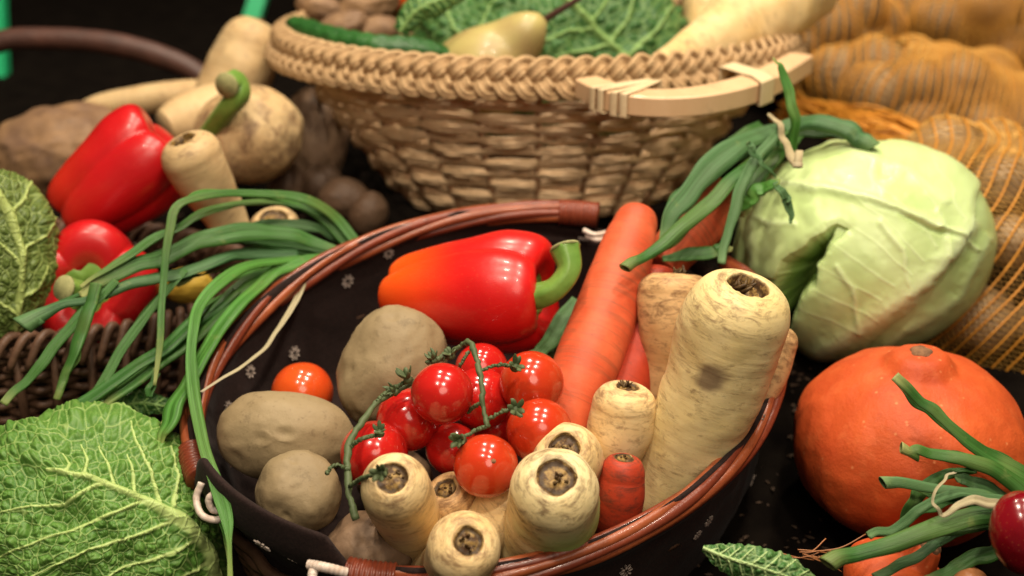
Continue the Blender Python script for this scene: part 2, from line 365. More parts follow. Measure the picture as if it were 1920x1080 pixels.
def blob(name, label, cat, cx, cy, d, rx, ry, rz, rot=0, mat=None, amp=.05, seed=1, group=None, fs=1.6, dents=0, yaw=0, parent=None, n=56, m=80, square=0, k=None):
    """lumpy rounded body; radii in pixels at its own distance, rolled by rot degrees"""
    c = Q(cx, cy, d); rx, ry, rz = px(rx, d), px(ry, d), px(rz, d); a = radians(rot); ez = -FW
    ex = cos(a)*RT+sin(a)*UP; ey = -sin(a)*RT+cos(a)*UP
    if yaw: y = radians(yaw); ex, ez = cos(y)*ex+sin(y)*ez, -sin(y)*ex+cos(y)*ez
    ph = np.linspace(.0005, pi-.0005, n)[:, None]; th = np.linspace(0, 2*pi, m, endpoint=False)[None]
    X = np.sin(ph)*np.cos(th); Y = np.sin(ph)*np.sin(th); Z = np.cos(ph)*np.ones_like(th)
    D = np.dstack([X, Y, Z]); r = 1+amp*fbm(D*fs+seed*7.7, seed, 3)
    if square: r = r*(1-square*(np.abs(X)**4+np.abs(Y)**4+np.abs(Z)**4-.6))
    rg = np.random.default_rng(seed)
    for _ in range(dents):
        q = nz(rg.normal(size=3)+A(0, .2, .8)); t = D@q; r = r-.040*np.exp(-(1-t)/.0035)-.020*np.exp(-(1-t)/.03)+.012*np.exp(-((t-.985)/.006)**2)
    V = c+(X*r*rx)[..., None]*ex+(Y*r*ry)[..., None]*ey+(Z*r*rz)[..., None]*ez
    mb = MB(); mb.grid(V, cap0=True, cap1=True, k=(k(X, Y, Z) if k else 0*X))
    o = mb.build(name, mat, parent)
    return tag(o, label, cat, group) if parent is None else o
def pepper(label, c, axis, L, R, mat, stem, lobes=4, seed=0, k=None, roll=0, taper=.85, curl=1):
    """bell pepper: c centre, axis from blossom end to stem end"""
    ax = nz(axis); u = nz(np.cross(ax, A(.1, .2, 1))); v = np.cross(ax, u)
    prof = np.array([(-.40, 0), (-.41, .12), (-.45, .30), (-.49, .48), (-.47, .70), (-.36, .90), (-.15, .99), (.1, 1.02), (.28, 1.02), (.42, .95), (.49, .78), (.485, .55), (.43, .36), (.36, .22), (.33, .10), (.33, .0)])
    C = catm(prof, 110); z = C[:, 0]; r = np.clip(C[:, 1], 0.003, 2)
    r = r*(taper+(1-taper)*sstep(-.5, .3, z)); m = 120; th = np.linspace(0, 2*pi, m, endpoint=False)[None]+roll
    th2 = th+.18*np.sin(th+seed)
    lob = np.abs(np.cos(lobes/2*th2))**.75
    w_ = (.82+.22*lob)*(1+.05*np.sin(th+seed*2)); w_ = 1+(w_-1)*(.55+.75*np.abs(2*z[:, None])**1.5)
    rr = r[:, None]*R*w_; zz = z[:, None]*L*(1+0*th)
    end = sstep(.30, .5, np.abs(z))[:, None]; zz = zz+np.sign(z)[:, None]*end*L*.045*(lob-.6)*sstep(.1, .6, r)[:, None]
    V = np.asarray(c)+zz[..., None]*ax+(rr*np.cos(th))[..., None]*u+(rr*np.sin(th))[..., None]*v
    V = V+(fbm(V*22+seed, seed, 2)*.0016)[..., None]*nz(V-c)
    base = c+ax*(.5*L)
    t = empty('bell_pepper', (c[0], c[1], V[..., 2].min()), label, 'bell pepper', 'red bell peppers')
    mb = MB(); kk = k(V) if k else 0*rr; mb.grid(V, cap0=True, cap1=True, k=kk); mb.build('flesh', mat, t)
    mb = MB(); K = np.array([(*p, r_) for p, r_ in stem]); C = catm(K, 30)
    mb.tube(C[:, :3], C[:, 3], 16, sect=lambda th, t: 1+.10*np.cos(5*th)+0*t)
    # calyx: lobed disc spread over the shoulder
    sd = nz(C[2, :3]-C[0, :3]); rr_ = np.linspace(0, 1, 9)[:, None]; tt = np.linspace(0, 2*pi, 60, endpoint=False)[None]
    cr = R*.40*(1+.22*np.cos(5*tt)); u2 = nz(np.cross(ax, A(.3, 1, .2))); v2 = np.cross(ax, u2)
    hz = L*(.012+.045*np.sin(rr_*pi*.8)-.05*rr_*0)+0*tt
    ctr = c+ax*(.355*L)
    Vc = ctr+(hz+rr_*L*.05)[..., None]*ax+(rr_*cr*np.cos(tt))[..., None]*u2+(rr_*cr*np.sin(tt))[..., None]*v2
    mb.grid(Vc, cap0=True); Vd = Vc-ax*.003; mb.grid(Vd[::-1], cap1=True)
    e = C[-1, :3]; dd = nz(C[-1, :3]-C[-3, :3]); mb.tube(np.array([e-dd*.0005, e+dd*.0012]), [C[-1, 3]*1.08, C[-1, 3]*1.02], 16, mat=1)
    mb.build('stem', [M['stem'], M['stem_cut']], t)
    return t
def blade(mb, path, flat=.38, m=14, n=70, hollow=False, pale=.35, seed=0, dd=0., up=(-.1, -.55, .83), mat=0):
    """one hollow onion leaf through (px, py, depth, half width px)"""
    K = [(*Q(a, b, d+dd), px(r, d)) for a, b, d, r in path]; C = catm(K, n); P, R = C[:, :3], np.clip(C[:, 3]*.88, .0004, 1)
    P = P+.0012*np.dstack([vn(np.c_[np.arange(n)*.11, np.full(n, seed), np.full(n, k_)], seed+k_) for k_ in range(3)])[0]
    s = np.linspace(0, 1, n); c = (.35+.6*((seed*37) % 10)/10.)*sstep(.84, 1, s)+.25*np.clip(vn(np.c_[s*6, s*0+seed, s*0], 21)-.3, 0, 1)
    rnd = np.random.default_rng(seed+50); tw = rnd.uniform(-.8, .8)
    U = np.array([nz(A(*up)+A(.5*math.sin(tw*3*q+seed), .2*math.cos(seed+q*3), 0)) for q in s])
    T, Nn, B = frames(P, None); Nn = nz(U-(U*T).sum(1)[:, None]*T); B = np.cross(T, Nn)
    th = np.linspace(0, 2*pi, m, endpoint=False)
    fl = flat*(1+.5*vn(np.c_[s*5, s*0+seed, s*0], seed)); 
    if hollow: fl = fl*(1-sstep(.75, 1, s))+.85*sstep(.75, 1, s)
    dent = 1-.16*np.exp(-((th-pi*.5)/.6)**2); groove = 1-1.1*np.exp(-((th-.1)/.55)**2)-.0*th; cosg = np.cos(th)*np.where(np.cos(th) > 0, np.clip(groove, -.25, 1), 1)*(0 if hollow else 1)+np.cos(th)*(1 if hollow else 0)
    R = R*(1+.13*vn(np.c_[s*9, s*0+seed*3., s*0], seed+3))
    V = P[:, None]+(R*fl)[:, None, None]*cosg[None, :, None]*Nn[:, None]*1.+(R[:, None]*np.sin(th)*dent)[..., None]*B[:, None]
    kk = np.tile(np.sin(th), (n, 1))
    if hollow:
        e = V[-1]; cen = e.mean(0); dT = T[-1]; skew = ((e-cen)@UP)[:, None]*.5*dT
        V[-1] = e+skew
        V[-2] = V[-2]+skew*.8; V[-3] = V[-3]+skew*.5
        q = [V[-1]-(V[-1]-cen-skew.mean(0))*.14+dT*.0003, cen+(e-cen)*.80-dT*.004, cen+(e-cen)*.70-dT*.012]
        V = np.concatenate([V, np.array(q)]); c = np.r_[c, .9, .3, .1]; kk = np.vstack([kk, kk[:3]])
    mb.grid(V, cap0=True, cap1=True, c=np.repeat(c, m), k=kk, mat=mat)
def relief(name, label, cat, cx, cy, d, rx, ry, rz, hfun, mat, rot=0, n=230, m=420, group=None, parent=None):
    """closed rounded head; hfun(px, py, Z) gives relief in metres, vein mask and tone"""
    c = Q(cx, cy, d); a = radians(rot)
    ph = np.linspace(.0005, pi-.0005, n+60); ph = np.r_[np.linspace(.0005, pi*.60, n), np.linspace(pi*.61, pi-.0005, 60)][:, None]
    th = np.linspace(0, 2*pi, m, endpoint=False)[None]
    X = np.sin(ph)*np.cos(th); Y = np.sin(ph)*np.sin(th); Z = np.cos(ph)*np.ones_like(th)
    xr = rx*X*cos(a)-ry*Y*sin(a); yr = rx*X*sin(a)+ry*Y*cos(a)
    s0 = d/FPX; P0 = c+(xr*s0)[..., None]*RT+(yr*s0)[..., None]*UP-(Z*rz*s0)[..., None]*FW
    PX, PY, _ = proj(P0)
    h, v, k = hfun(PX, PY, Z)
    nrm = nz(np.dstack([(X/rx*cos(a)-Y/ry*sin(a)), (X/rx*sin(a)+Y/ry*cos(a)), Z/rz]))
    s = d/FPX
    loc = np.dstack([xr*s, yr*s, Z*rz*s])+nrm*h[..., None]
    V = c+loc[..., 0:1]*RT+loc[..., 1:2]*UP-loc[..., 2:3]*FW
    mb = MB(); mb.grid(V, cap0=True, cap1=True, c=v, k=k); o = mb.build(name, mat, parent)
    return tag(o, label, cat, group) if parent is None else o
def savoy_fun(major, cell=17, vw=.20, hv=.0016, hb=.0030, seed=0, ruffle=.004, mw=7, warp=9, cellstretch=1.):
    """major: list of (polyline, width0, width1) in picture units"""
    def f(X, Y, Z):
        w1 = fbm(np.dstack([X/60, Y/60, Z*0+seed]), seed, 3)*warp; w2 = fbm(np.dstack([X/60, Y/60, Z*0+seed+9]), seed+3, 3)*warp
        Xw, Yw = X+w1, Y+w2
        f1, f2, i1 = voro(Xw/cell, Yw/cell*cellstretch, seed); g1, g2, i2 = voro(Xw/cell*2.1, Yw/cell*2.1, seed+4)
        e1 = f2-f1; e2 = g2-g1
        v = 1-sstep(.02, vw, e1); v2 = .35*(1-sstep(.02, vw*1.2, e2))
        h = -hb*.5+hb*sstep(0, .8, e1)*(.5+.8*i1)+hb*.25*sstep(0, .8, e2)
        M_ = np.zeros(X.shape); hm = np.zeros(X.shape)
        for poly, w0, w1_ in major:
            dd, t = polyd(X+w1*.35, Y+w2*.35, poly); wd = w0+(w1_-w0)*t
            M_ = np.maximum(M_, 1-sstep(wd*.5, wd*1.1, dd)); hm = np.maximum(hm, np.exp(-(dd/(wd*.9))**2)*wd/mw*hv*1.6)
        vv = np.clip(np.maximum(np.maximum(v*.46, v2*.36), M_*.92), 0, 1)
        h = h*(1-M_*.8)+hv*v*.6+hm+ruffle*fbm(np.dstack([X/70, Y/70, Z*2]), seed+8, 3)
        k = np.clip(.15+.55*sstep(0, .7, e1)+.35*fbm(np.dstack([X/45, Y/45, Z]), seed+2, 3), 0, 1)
        return h, vv, k
    return f

# ---------------------------------------------------------------- setting
def slope_z(y):
    return np.where(y < .30, .16-(.30-y)*math.tan(radians(20)), .16)
ys = np.r_[np.linspace(-.75, .27, 30), np.linspace(.28, .32, 6), np.linspace(.35, 2.2, 30)]; xs = np.linspace(-1.6, 1.6, 90)
YY, XX = np.meshgrid(ys, xs, indexing='ij')
ZZ = slope_z(YY)+.003*fbm(np.dstack([XX*9, YY*9, XX*0]), 3, 3)-.003
mb = MB(); mb.grid(np.dstack([XX, YY, ZZ]), wrap=False); tag(mb.build('ground', M['black'], loc=(0, 0, 0)), kind='structure')
mb = MB(); mb.add([(-4, 2.3, -1), (4, 2.3, -1), (4, 2.3, 3), (-4, 2.3, 3), (-4, 2.34, -1), (4, 2.34, -1), (4, 2.34, 3), (-4, 2.34, 3)], [(0, 1, 2, 3), (7, 6, 5, 4), (0, 4, 5, 1), (1, 5, 6, 2), (2, 6, 7, 3), (3, 7, 4, 0)])
tag(mb.build('backdrop', M['backdrop'], smooth=False), kind='structure')
for (x0, y0, x1, y1, lab) in ((-8, -40, 2, 235, 'bright green plastic crate post at the far left edge behind the curved handle'), (497, -40, 470, 45, 'blurred green plastic crate post behind the rope rimmed basket')):
    mb = MB(); d = 1.7; a, b = Q(x0, y0, d), Q(x1, y1, d); b2 = A(b[0], b[1], .15) if x0 < 100 else b
    mb.tube(np.array([a, b, (b2+b)/2-A(0, 0, .001)]), [px(22, d)]*3, 4, up=RT+FW); tag(mb.build('crate_post', M['green_plastic'], smooth=False), lab, 'crate post', 'green crate posts in the dark background')

# ---------------------------------------------------------------- front basket
tl = radians(20.438); BO = A(-.01286, -.02725, .151); Bx = RT; By = A(0, cos(tl), sin(tl)); Bn = np.cross(Bx, By)
ang = radians(27.2); E1 = cos(ang)*Bx+sin(ang)*By; E2 = -sin(ang)*Bx+cos(ang)*By; RA, RB = .2005, .1573
def rimp(t, s=1., h=0.): t = np.asarray(t, float); return BO+np.multiply.outer(np.cos(t)*RA*s, E1)+np.multiply.outer(np.sin(t)*RB*s, E2)+np.multiply.outer(h*np.ones_like(t), Bn)
tt = np.linspace(-pi, pi, 4001); PXr, PYr, _ = proj(rimp(tt))
def rim_t(x, y): return tt[np.argmin((PXr-x)**2+(PYr-y)**2)]
def RPd(x, y, h=0.):
    """distance at which the view ray through x, y meets the basket mouth raised by h"""
    r = Q(x, y, 1)-CAM; return float(((BO+Bn*h-CAM)@Bn)/(r@Bn))
fb = empty('wicker_basket', BO-Bn*.105, 'low oval basket with varnished red-brown rim and dark flowered cloth liner', 'basket')
t1a, t1b = rim_t(372, 900), rim_t(650, 1080); t2a, t2b = rim_t(1118, 430), rim_t(1350, 500)
def arc(a, b):  # increasing t from a to b
    if b < a: b += 2*pi
    return a, b
def strands(mb, a, b, ns, mat_of, rad=.0035, amp=.0048, pitch=.42):
    n = 260; t = np.linspace(a, b, n); C = rimp(t); L = np.r_[0, np.cumsum(np.linalg.norm(np.diff(C, axis=0), axis=1))]
    rad_dir = nz(C-BO)
    ends = sstep(0, .03, L)*sstep(0, .03, L[-1]-L)
    for k in range(ns):
        ph = 2*pi*k/ns+2*pi*L/pitch+.3*np.sin(L*30+k); am = amp*(.35+.65*ends)
        P = C+rad_dir*(am*np.cos(ph))[:, None]+Bn*(am*np.sin(ph)*1.15)[:, None]
        mb.tube(P, rad*(1+.12*np.sin(L*60+k*2)), 9, mat=k % 2 if mat_of is None else mat_of, k=np.repeat(np.full(n, k*1.7), 9))
for (a, b) in (arc(t2a, t1a), arc(t1b, t2b)):
    mb = MB(); strands(mb, a, b, 6, None); mb.build('rim', [M['willow_red'], M['willow_orange']], fb)
for tq, s_ in ((t1a, -1), (t1b, 1), (t2a, 1)):
    mb = MB(); t = np.linspace(tq-.0 if s_ > 0 else tq-.16, tq+.16 if s_ > 0 else tq, 40); 
    mb.tube(rimp(t), .0096*(1+.05*np.sin(np.linspace(0, 60, 40))), 16, k=np.repeat(np.linspace(0, 3, 40), 16)); mb.build('rim_binding', M['willow_red'], fb)
# cloth liner: bowl, roll at the handle gaps, outer skirt, printed flowers
mb = MB(); m = 240; tl_ = np.linspace(0, 2*pi, m, endpoint=False)
def gapw(t):
    r = 0
    for a, b in (arc(t1a, t1b), arc(t2a, t2b)):
        c = (a+b)/2; hw = (b-a)/2; dd = np.abs((t-c+pi) % (2*pi)-pi); r = r+(1-sstep(hw*.80, hw*1.0, dd))
    return r
gw = gapw(tl_)
prof = [(.62, -.088, 0), (.78, -.084, 0), (.86, -.070, 0), (.91, -.045, 0), (.955, -.02, 0), (.970, -.008, .010), (.985, -.006, .014), (1.005, -.006, .014), (1.022, -.010, .009), (1.040, -.026, 0), (1.046, -.050, 0), (1.042, -.080, 0), (1.02, -.112, 0)]
rows = [rimp(tl_, .001, -.09)]
Pc = catm([(a, b, c) for a, b, c in prof], 60)
for i, (s_, h, g) in enumerate(Pc):
    w_ = .003*fbm(np.c_[np.cos(tl_)*5, np.sin(tl_)*5, np.full(m, h*30)], 4, 3)*(1 if (h < -.015) else .2)
    inset = np.where(h > -.02, 0, 0)
    lift = g*gw+(1-gw)*(-.008 if abs(s_-1) < .04 else 0)
    P = rimp(tl_, 1)*0+BO+(rimp(tl_, 1)-BO)*(s_-.07*gw*sstep(-.012, -.03, h)*(s_ > .99))[:, None]+np.multiply.outer(h+lift, Bn)+nz(rimp(tl_)-BO)*w_[:, None]
    rows.append(P)
LV = np.array(rows)
mb.grid(LV, cap0=True, mat=0)
def flower(mb, c, nrm, R, rot=0):
    nrm = nz(nrm); u = nz(np.cross(nrm, A(.2, .1, 1))); v = np.cross(nrm, u)
    for i in range(8):
        a = rot+i*pi/4; e = cos(a)*u+sin(a)*v; f = -sin(a)*u+cos(a)*v; q = np.linspace(0, 2*pi, 8, endpoint=False)
        V = [c+nrm*.0007+e*R*(.63+.34*math.cos(x))+f*R*.17*math.sin(x) for x in q]; V += [p-nrm*.0009 for p in V]
        mb.add(V, [tuple(range(8))]+[(j, (j+1) % 8, 8+(j+1) % 8, 8+j) for j in range(8)], 1)
LP = LV.reshape(-1, 3); lx, ly, ld = proj(LP)
dU = np.roll(LV, -1, 1)-np.roll(LV, 1, 1); dV = np.gradient(LV, axis=0); LN = nz(np.cross(dU, dV)).reshape(-1, 3)
for (x, y, R) in ((650, 528, .0056), (558, 664, .0056), (470, 690, .005), (890, 458, .0055), (735, 480, .0045), (1090, 455, .005), (484, 1020, .0062), (540, 1055, .0045), (1440, 790, .005), (1480, 800, .005), (1330, 985, .0045), (1310, 1010, .004), (1420, 905, .0045), (1180, 1075, .005), (430, 760, .004), (820, 590, .005), (700, 600, .005)):
    q = (lx-x)**2+(ly-y)**2; idx = np.where(q < 100)[0]
    if len(idx) == 0: idx = np.array([np.argmin(q)])
    i = idx[np.argmin(ld[idx])]; nn = LN[i]; nn = nn if nn@(CAM-LP[i]) > 0 else -nn
    flower(mb, LP[i]+nn*.0006, nn, R, x)
mb.build('liner', [M['cloth'], M['print']], fb)
# woven body below the skirt
mb = MB()
for k in range(9):
    h = -.104+k*.0065; n = 400; t = np.linspace(0, 2*pi, n, endpoint=False); s_ = .905+.004*k+.008*np.sin(t*24+(k % 2)*pi)
    mb.tube(rimp(t, 1)*0+BO+np.multiply.outer(np.cos(t)*RA, E1)*s_[:, None]+np.multiply.outer(np.sin(t)*RB, E2)*s_[:, None]+Bn*h, .0042, 6, closed=True)
mb.build('wicker_body', M['wicker_dark'], fb)
# white wire loops of the handles
def wire(pts, r=.0022):
    mb = MB(); C = catm([Q(*p) for p in pts], 60); mb.tube(C, r*(1+.03*np.sin(np.arange(60))), 8); mb.build('wire_loop', M['wire'], fb)
d0 = RPd(385, 940)-.018
wire([(378, 905, d0), (368, 935, d0), (378, 965, d0-.004), (405, 975, d0-.006), (425, 965, d0-.004)])
wire([(425, 940, d0), (408, 925, d0-.006), (392, 935, d0-.006), (398, 955, d0-.004), (418, 958, d0-.002)])
wire([(415, 925, d0), (445, 940, d0-.004), (470, 948, d0), (452, 968, d0+.002)])
d1 = RPd(600, 1060)-.016
wire([(578, 1058, d1), (610, 1064, d1-.004), (650, 1074, d1)], .003)
wire([(590, 1060, d1), (586, 1085, d1-.004), (600, 1110, d1)], .003)
d2 = RPd(1120, 430)-.01
wire([(1095, 432, d2), (1115, 440, d2-.006), (1140, 436, d2)], .002)
wire([(1100, 442, d2), (1120, 450, d2-.006), (1140, 446, d2)], .002)

# ---------------------------------------------------------------- vegetables of the front basket
stem = [(Q(985, 553, .955), .0085), (Q(1012, 555, .945), .0085), (Q(1045, 540, .94), .0075), (Q(1068, 505, .94), .0078), (Q(1060, 465, .945), .0098)]
cp = Q(872, 556, .985)
pepper('red bell pepper with orange flush and thick curved stem, lying in the flowered liner', cp, (Q(1000, 557, .965)-Q(735, 556, .995)), px(312, .985), px(114, .985), M['pepper'], stem, lobes=3, seed=2, roll=.9, taper=.74,
       k=lambda V: np.clip(.95*sstep(.0, .055, (Q(870, 500, .95)-V)@RT)*sstep(-.045, .03, (V-cp)@UP)+.0, 0, 1))
PG = 'potatoes in the flowered basket'
blob('potato', 'upright potato leaning on the red pepper, behind the long potato', 'potato', 735, 690, .945, 98, 122, 85, -28, M['potato'], .07, 3, PG, dents=7, square=.05)
blob('potato', 'largest potato, long and smooth, lying across the left of the basket', 'potato', 533, 818, .915, 132, 86, 84, -7, M['potato'], .05, 4, PG, dents=6, square=.06)
blob('potato', 'small round potato in front of the long one, beside the cloth edge', 'potato', 560, 926, .865, 80, 80, 72, 20, M['potato'], .07, 5, PG, dents=4)
blob('potato', 'brown potato half hidden behind the lowest left parsnip', 'potato', 690, 1040, .865, 85, 80, 72, 10, M['potato_brown'], .06, 6, PG, dents=4)
blob('potato', 'potato buried under the tomatoes in the shade', 'potato', 740, 900, .945, 70, 60, 60, 10, M['potato_brown'], .06, 9, PG, dents=2)
TG = 'small tomatoes in the flowered basket'
toms = [(829, 738, .865, 59, 'tomato', 'topmost bright red tomato, beside the arched green vine'),
        (765, 787, .895, 60, 'tomato', 'red tomato under the left side of the topmost tomato'),
        (702, 852, .875, 64, 'tomato', 'red tomato behind the left parsnip, crossed by the hanging vine'),
        (903, 692, .925, 50, 'tomato', 'rear tomato directly below the red pepper, crossed by the vine'),
        (900, 748, .910, 60, 'tomato', 'tomato in the middle behind the hanging vine stem'),
        (997, 718, .895, 61, 'tomato_orange', 'orange-red tomato touching the long carrot'),
        (1011, 808, .875, 62, 'tomato_orange', 'orange-red tomato just above the cut parsnip tops'),
        (848, 842, .895, 50, 'tomato', 'tomato tucked behind the frontmost orange tomato'),
        (911, 874, .850, 61, 'tomato_orange', 'frontmost orange tomato with a tiny round scar'),
        (567, 736, .965, 58, 'tomato_amber', 'single amber tomato peeping over the long potato'),
        (930, 800, .930, 52, 'tomato', 'tomato deep in the shade behind the others')]
for i, (x, y, d, r, mt, lab) in enumerate(toms):
    t = blob('tomato', lab, 'tomato', x, y, d, r, r*.985, r, 0, M[mt], .012, 20+i, TG, n=48, m=64)
    if i == 8:
        mbt = MB(); q = Q(928, 858, .85)+(-FW)*0; c = Q(911, 874, .85); dr = nz(Q(926, 858, .85)-c+(-FW)*px(56, .85)); R_ = px(61, .85)
        mbt.tube(np.array([c+dr*(R_*.985), c+dr*(R_*1.004), c+dr*(R_*1.015)]), [.0016, .0015, .0006], 10); mbt.build('stem_scar', M['cork'], t)
def calyx(mb, c, nrm, R, seed=0):
    rg = np.random.default_rng(seed); nrm = nz(nrm); u = nz(np.cross(nrm, A(.2, .3, 1))); v = np.cross(nrm, u)
    for i in range(6):
        a = i*pi/3+rg.uniform(-.2, .2); e = cos(a)*u+sin(a)*v; f_ = (-sin(a)*u+cos(a)*v)*rg.uniform(-1, 1); q = np.linspace(0, 1, 10)[:, None]; cl = rg.uniform(.9, 2.0)
        P = c+e*R*(q-.35*q**3)*rg.uniform(.55, .9)+nrm*(R*(.3*np.sin(q*3)+cl*q**2*.5))+f_*(R*.25*q*q); mb.tube(P, R*.19*np.sin(np.linspace(.5, 3.05, 10)), 6, flat=.4, up=nrm)
    mb.tube(np.array([c-nrm*R*.1, c+nrm*R*.25]), [R*.35, R*.2], 8)
def vine(label, main, branches, cal):
    P0 = Q(*main[0][:3]); t = empty('tomato_vine', P0, label, 'vine', 'green vines of the tomatoes')
    def tb(nm, p):
        mb = MB(); C = catm([(*Q(a, b, d), px(r, d)) for a, b, d, r in p], 50); C[:, :3] += .0006*rng.normal(size=(50, 3))*.5
        mb.tube(C[:, :3], C[:, 3]*.8*(1+.12*np.sin(np.arange(50)*.7)), 9); mb.build(nm, M['vine'], t)
    tb('stalk', main)
    for b in branches: tb('branch', b)
    for i, (x, y, d, R, nn) in enumerate(cal):
        mb = MB(); calyx(mb, Q(x, y, d), nn, R, i+int(x)); mb.build('calyx', M['vine'], t)
vine('long tomato vine hanging down over the left parsnip', [(790, 708, .875, 5), (752, 728, .875, 7), (712, 752, .868, 7), (680, 790, .855, 8), (655, 832, .842, 9), (652, 880, .828, 9), (656, 930, .818, 8), (668, 975, .812, 9)],
     [[(655, 838, .840, 6), (680, 822, .835, 5), (708, 815, .838, 5)], [(654, 880, .826, 5), (628, 872, .822, 4), (612, 888, .820, 5)], [(656, 912, .818, 5), (682, 895, .800, 5), (708, 890, .785, 5)], [(700, 760, .865, 5), (725, 735, .87, 5), (762, 715, .87, 5)]],
     [(712, 812, .836, .0085, (.1, -.5, 1)), (716, 886, .782, .0105, (-.3, -1, .5)), (765, 712, .868, .010, (-.4, -.2, 1)), (742, 735, .87, .008, (-.8, -.4, .7))])
vine('short arched tomato vine crossing between the central tomatoes', [(850, 660, .890, 5), (868, 645, .885, 6), (882, 643, .878, 7), (893, 672, .868, 7), (902, 710, .860, 7), (905, 760, .855, 6), (915, 800, .850, 6)],
     [[(850, 662, .89, 6), (825, 672, .885, 8), (800, 680, .885, 5)], [(895, 698, .862, 4), (930, 685, .865, 4), (962, 685, .868, 5)], [(903, 755, .855, 4), (890, 762, .862, 4), (878, 772, .87, 4)], [(910, 790, .852, 4), (935, 775, .850, 4), (958, 766, .848, 4)], [(915, 800, .850, 5), (895, 806, .850, 5), (868, 820, .848, 4)], [(878, 660, .875, 4), (866, 680, .875, 4), (855, 700, .88, 3)]],
     [(966, 688, .862, .0095, (.2, -.8, .8)), (966, 768, .845, .0105, (.1, -.9, .6)), (864, 826, .846, .0105, (-.3, -.9, .5)), (845, 668, .885, .009, (-.3, -.2, 1)), (815, 676, .885, .008, (-.5, 0, 1))])
RG = 'parsnips in the flowered basket'
root('parsnip with brown scar and a green calyx lying on its top, leftmost in the basket', [(742, 914, .810, 66), (760, 958, .845, 62), (783, 1015, .880, 49), (800, 1070, .910, 41), (815, 1130, .93, 34)], M['parsnip'], dome=.78, scar=.42, rec=.07, seed=1, group=RG)
root('frontmost parsnip, its cut top facing the viewer above the bottom edge', [(872, 1028, .800, 70), (855, 1060, .835, 66), (812, 1095, .87, 56), (755, 1130, .90, 42)], M['parsnip'], dome=.66, scar=.38, seed=2, group=RG)
root('green-tinged parsnip with a deep round brown scar, next to the small dark carrot', [(1040, 922, .818, 83), (1034, 968, .845, 84), (1012, 1020, .875, 78), (995, 1070, .90, 64), (980, 1130, .92, 46)], M['parsnip_green'], dome=.70, scar=.40, seed=3, group=RG,
     k=lambda V, la: np.clip(sstep(.030, .062, la)*(1-sstep(.11, .13, la)), 0, 1)[:, None]*sstep(-.018, .006, (V-Q(1030, 1000, .83))@RT+.010*vn(V*60, 4)))
root('parsnip top half hidden behind the green-tinged parsnip', [(1064, 858, .862, 66), (1080, 905, .90, 62), (1092, 970, .93, 50), (1100, 1040, .95, 36)], M['parsnip'], dome=.75, scar=.40, seed=4, group=RG)
root('small brownish parsnip squeezed between two larger ones under the orange tomato', [(848, 935, .870, 52), (872, 975, .885, 46), (900, 1030, .90, 35)], M['parsnip_tan'], dome=.7, scar=.40, seed=5, group=RG)
root('pale parsnip lying flat between the cut tops, its crown hidden', [(985, 925, .872, 50), (925, 968, .868, 54), (872, 1030, .872, 50), (830, 1090, .88, 40)], M['parsnip'], seed=6, group=RG)
root('huge pale parsnip with a dark hollow crown, standing at the right of the basket', [(1384, 590, .868, 101), (1362, 650, .880, 102), (1335, 730, .890, 94), (1300, 810, .902, 84), (1268, 890, .915, 74), (1240, 980, .930, 60), (1225, 1060, .945, 45)], M['parsnip_big'], dome=.66, scar=.38, rec=.30, seed=7, group=RG, n=170, m=84, stub=True,
     k=lambda V, la: 1-sstep(.006, .0125, np.linalg.norm(V-Q(1330, 716, .852), axis=-1)+.0022*fbm(V*160, 3, 3)-.0))
root('stained parsnip standing behind the huge one, beside the long carrot', [(1266, 548, .950, 70), (1262, 610, .950, 66), (1256, 680, .955, 52), (1250, 760, .96, 40), (1245, 830, .965, 32)], M['parsnip_tan'], dome=.5, scar=.42, seed=8, group=RG, n=130, stub=True)
root('short stubby parsnip at the foot of the carrots', [(1170, 760, .895, 60), (1163, 805, .900, 62), (1150, 860, .91, 50), (1140, 930, .92, 40)], M['parsnip'], dome=.65, scar=.34, seed=9, group=RG, stub=True)
CG = 'carrots in the flowered basket'
root('long bright orange carrot leaning against the basket rim', [(1190, 425, .990, 42), (1180, 455, .985, 49), (1158, 520, .972, 55), (1128, 610, .955, 60), (1096, 690, .940, 62), (1068, 760, .930, 56), (1045, 840, .925, 44)], M['carrot'], 'carrot', 'carrot', dome=.95, scar=.36, rec=.1, amp=.03, seed=11, group=CG, n=150, stub=True)
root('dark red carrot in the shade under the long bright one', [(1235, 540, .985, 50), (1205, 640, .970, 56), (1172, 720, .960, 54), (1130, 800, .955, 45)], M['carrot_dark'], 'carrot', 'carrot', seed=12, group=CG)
root('carrot lying beneath the onion leaves near the white cabbage', [(1345, 375, 1.035, 46), (1312, 418, 1.025, 50), (1275, 455, 1.02, 48), (1240, 500, 1.015, 40)], M['carrot'], 'carrot', 'carrot', seed=13, group=CG)
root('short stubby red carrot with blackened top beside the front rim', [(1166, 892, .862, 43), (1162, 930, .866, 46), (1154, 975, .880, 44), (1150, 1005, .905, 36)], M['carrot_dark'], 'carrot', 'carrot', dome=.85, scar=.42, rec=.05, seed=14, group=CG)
root('orange root peeking out behind the huge parsnip', [(1452, 640, .925, 44), (1432, 700, .925, 44), (1405, 760, .93, 38), (1375, 820, .94, 30)], M['parsnip_tan'], 'carrot', 'carrot', seed=15, group=CG)
mb = MB(); blade(mb, [(1080, 560, .985, 12), (1050, 605, .97, 20), (1020, 650, .955, 18), (985, 668, .95, 8)], seed=3, flat=.2); blade(mb, [(1085, 575, .995, 10), (1060, 620, .985, 15), (1030, 668, .97, 12)], seed=4, flat=.2)
tag(mb.build('leek_leaf', M['onion_leaf_blue']), 'torn green leek leaf between the pepper stem and the long carrot', 'leaf')

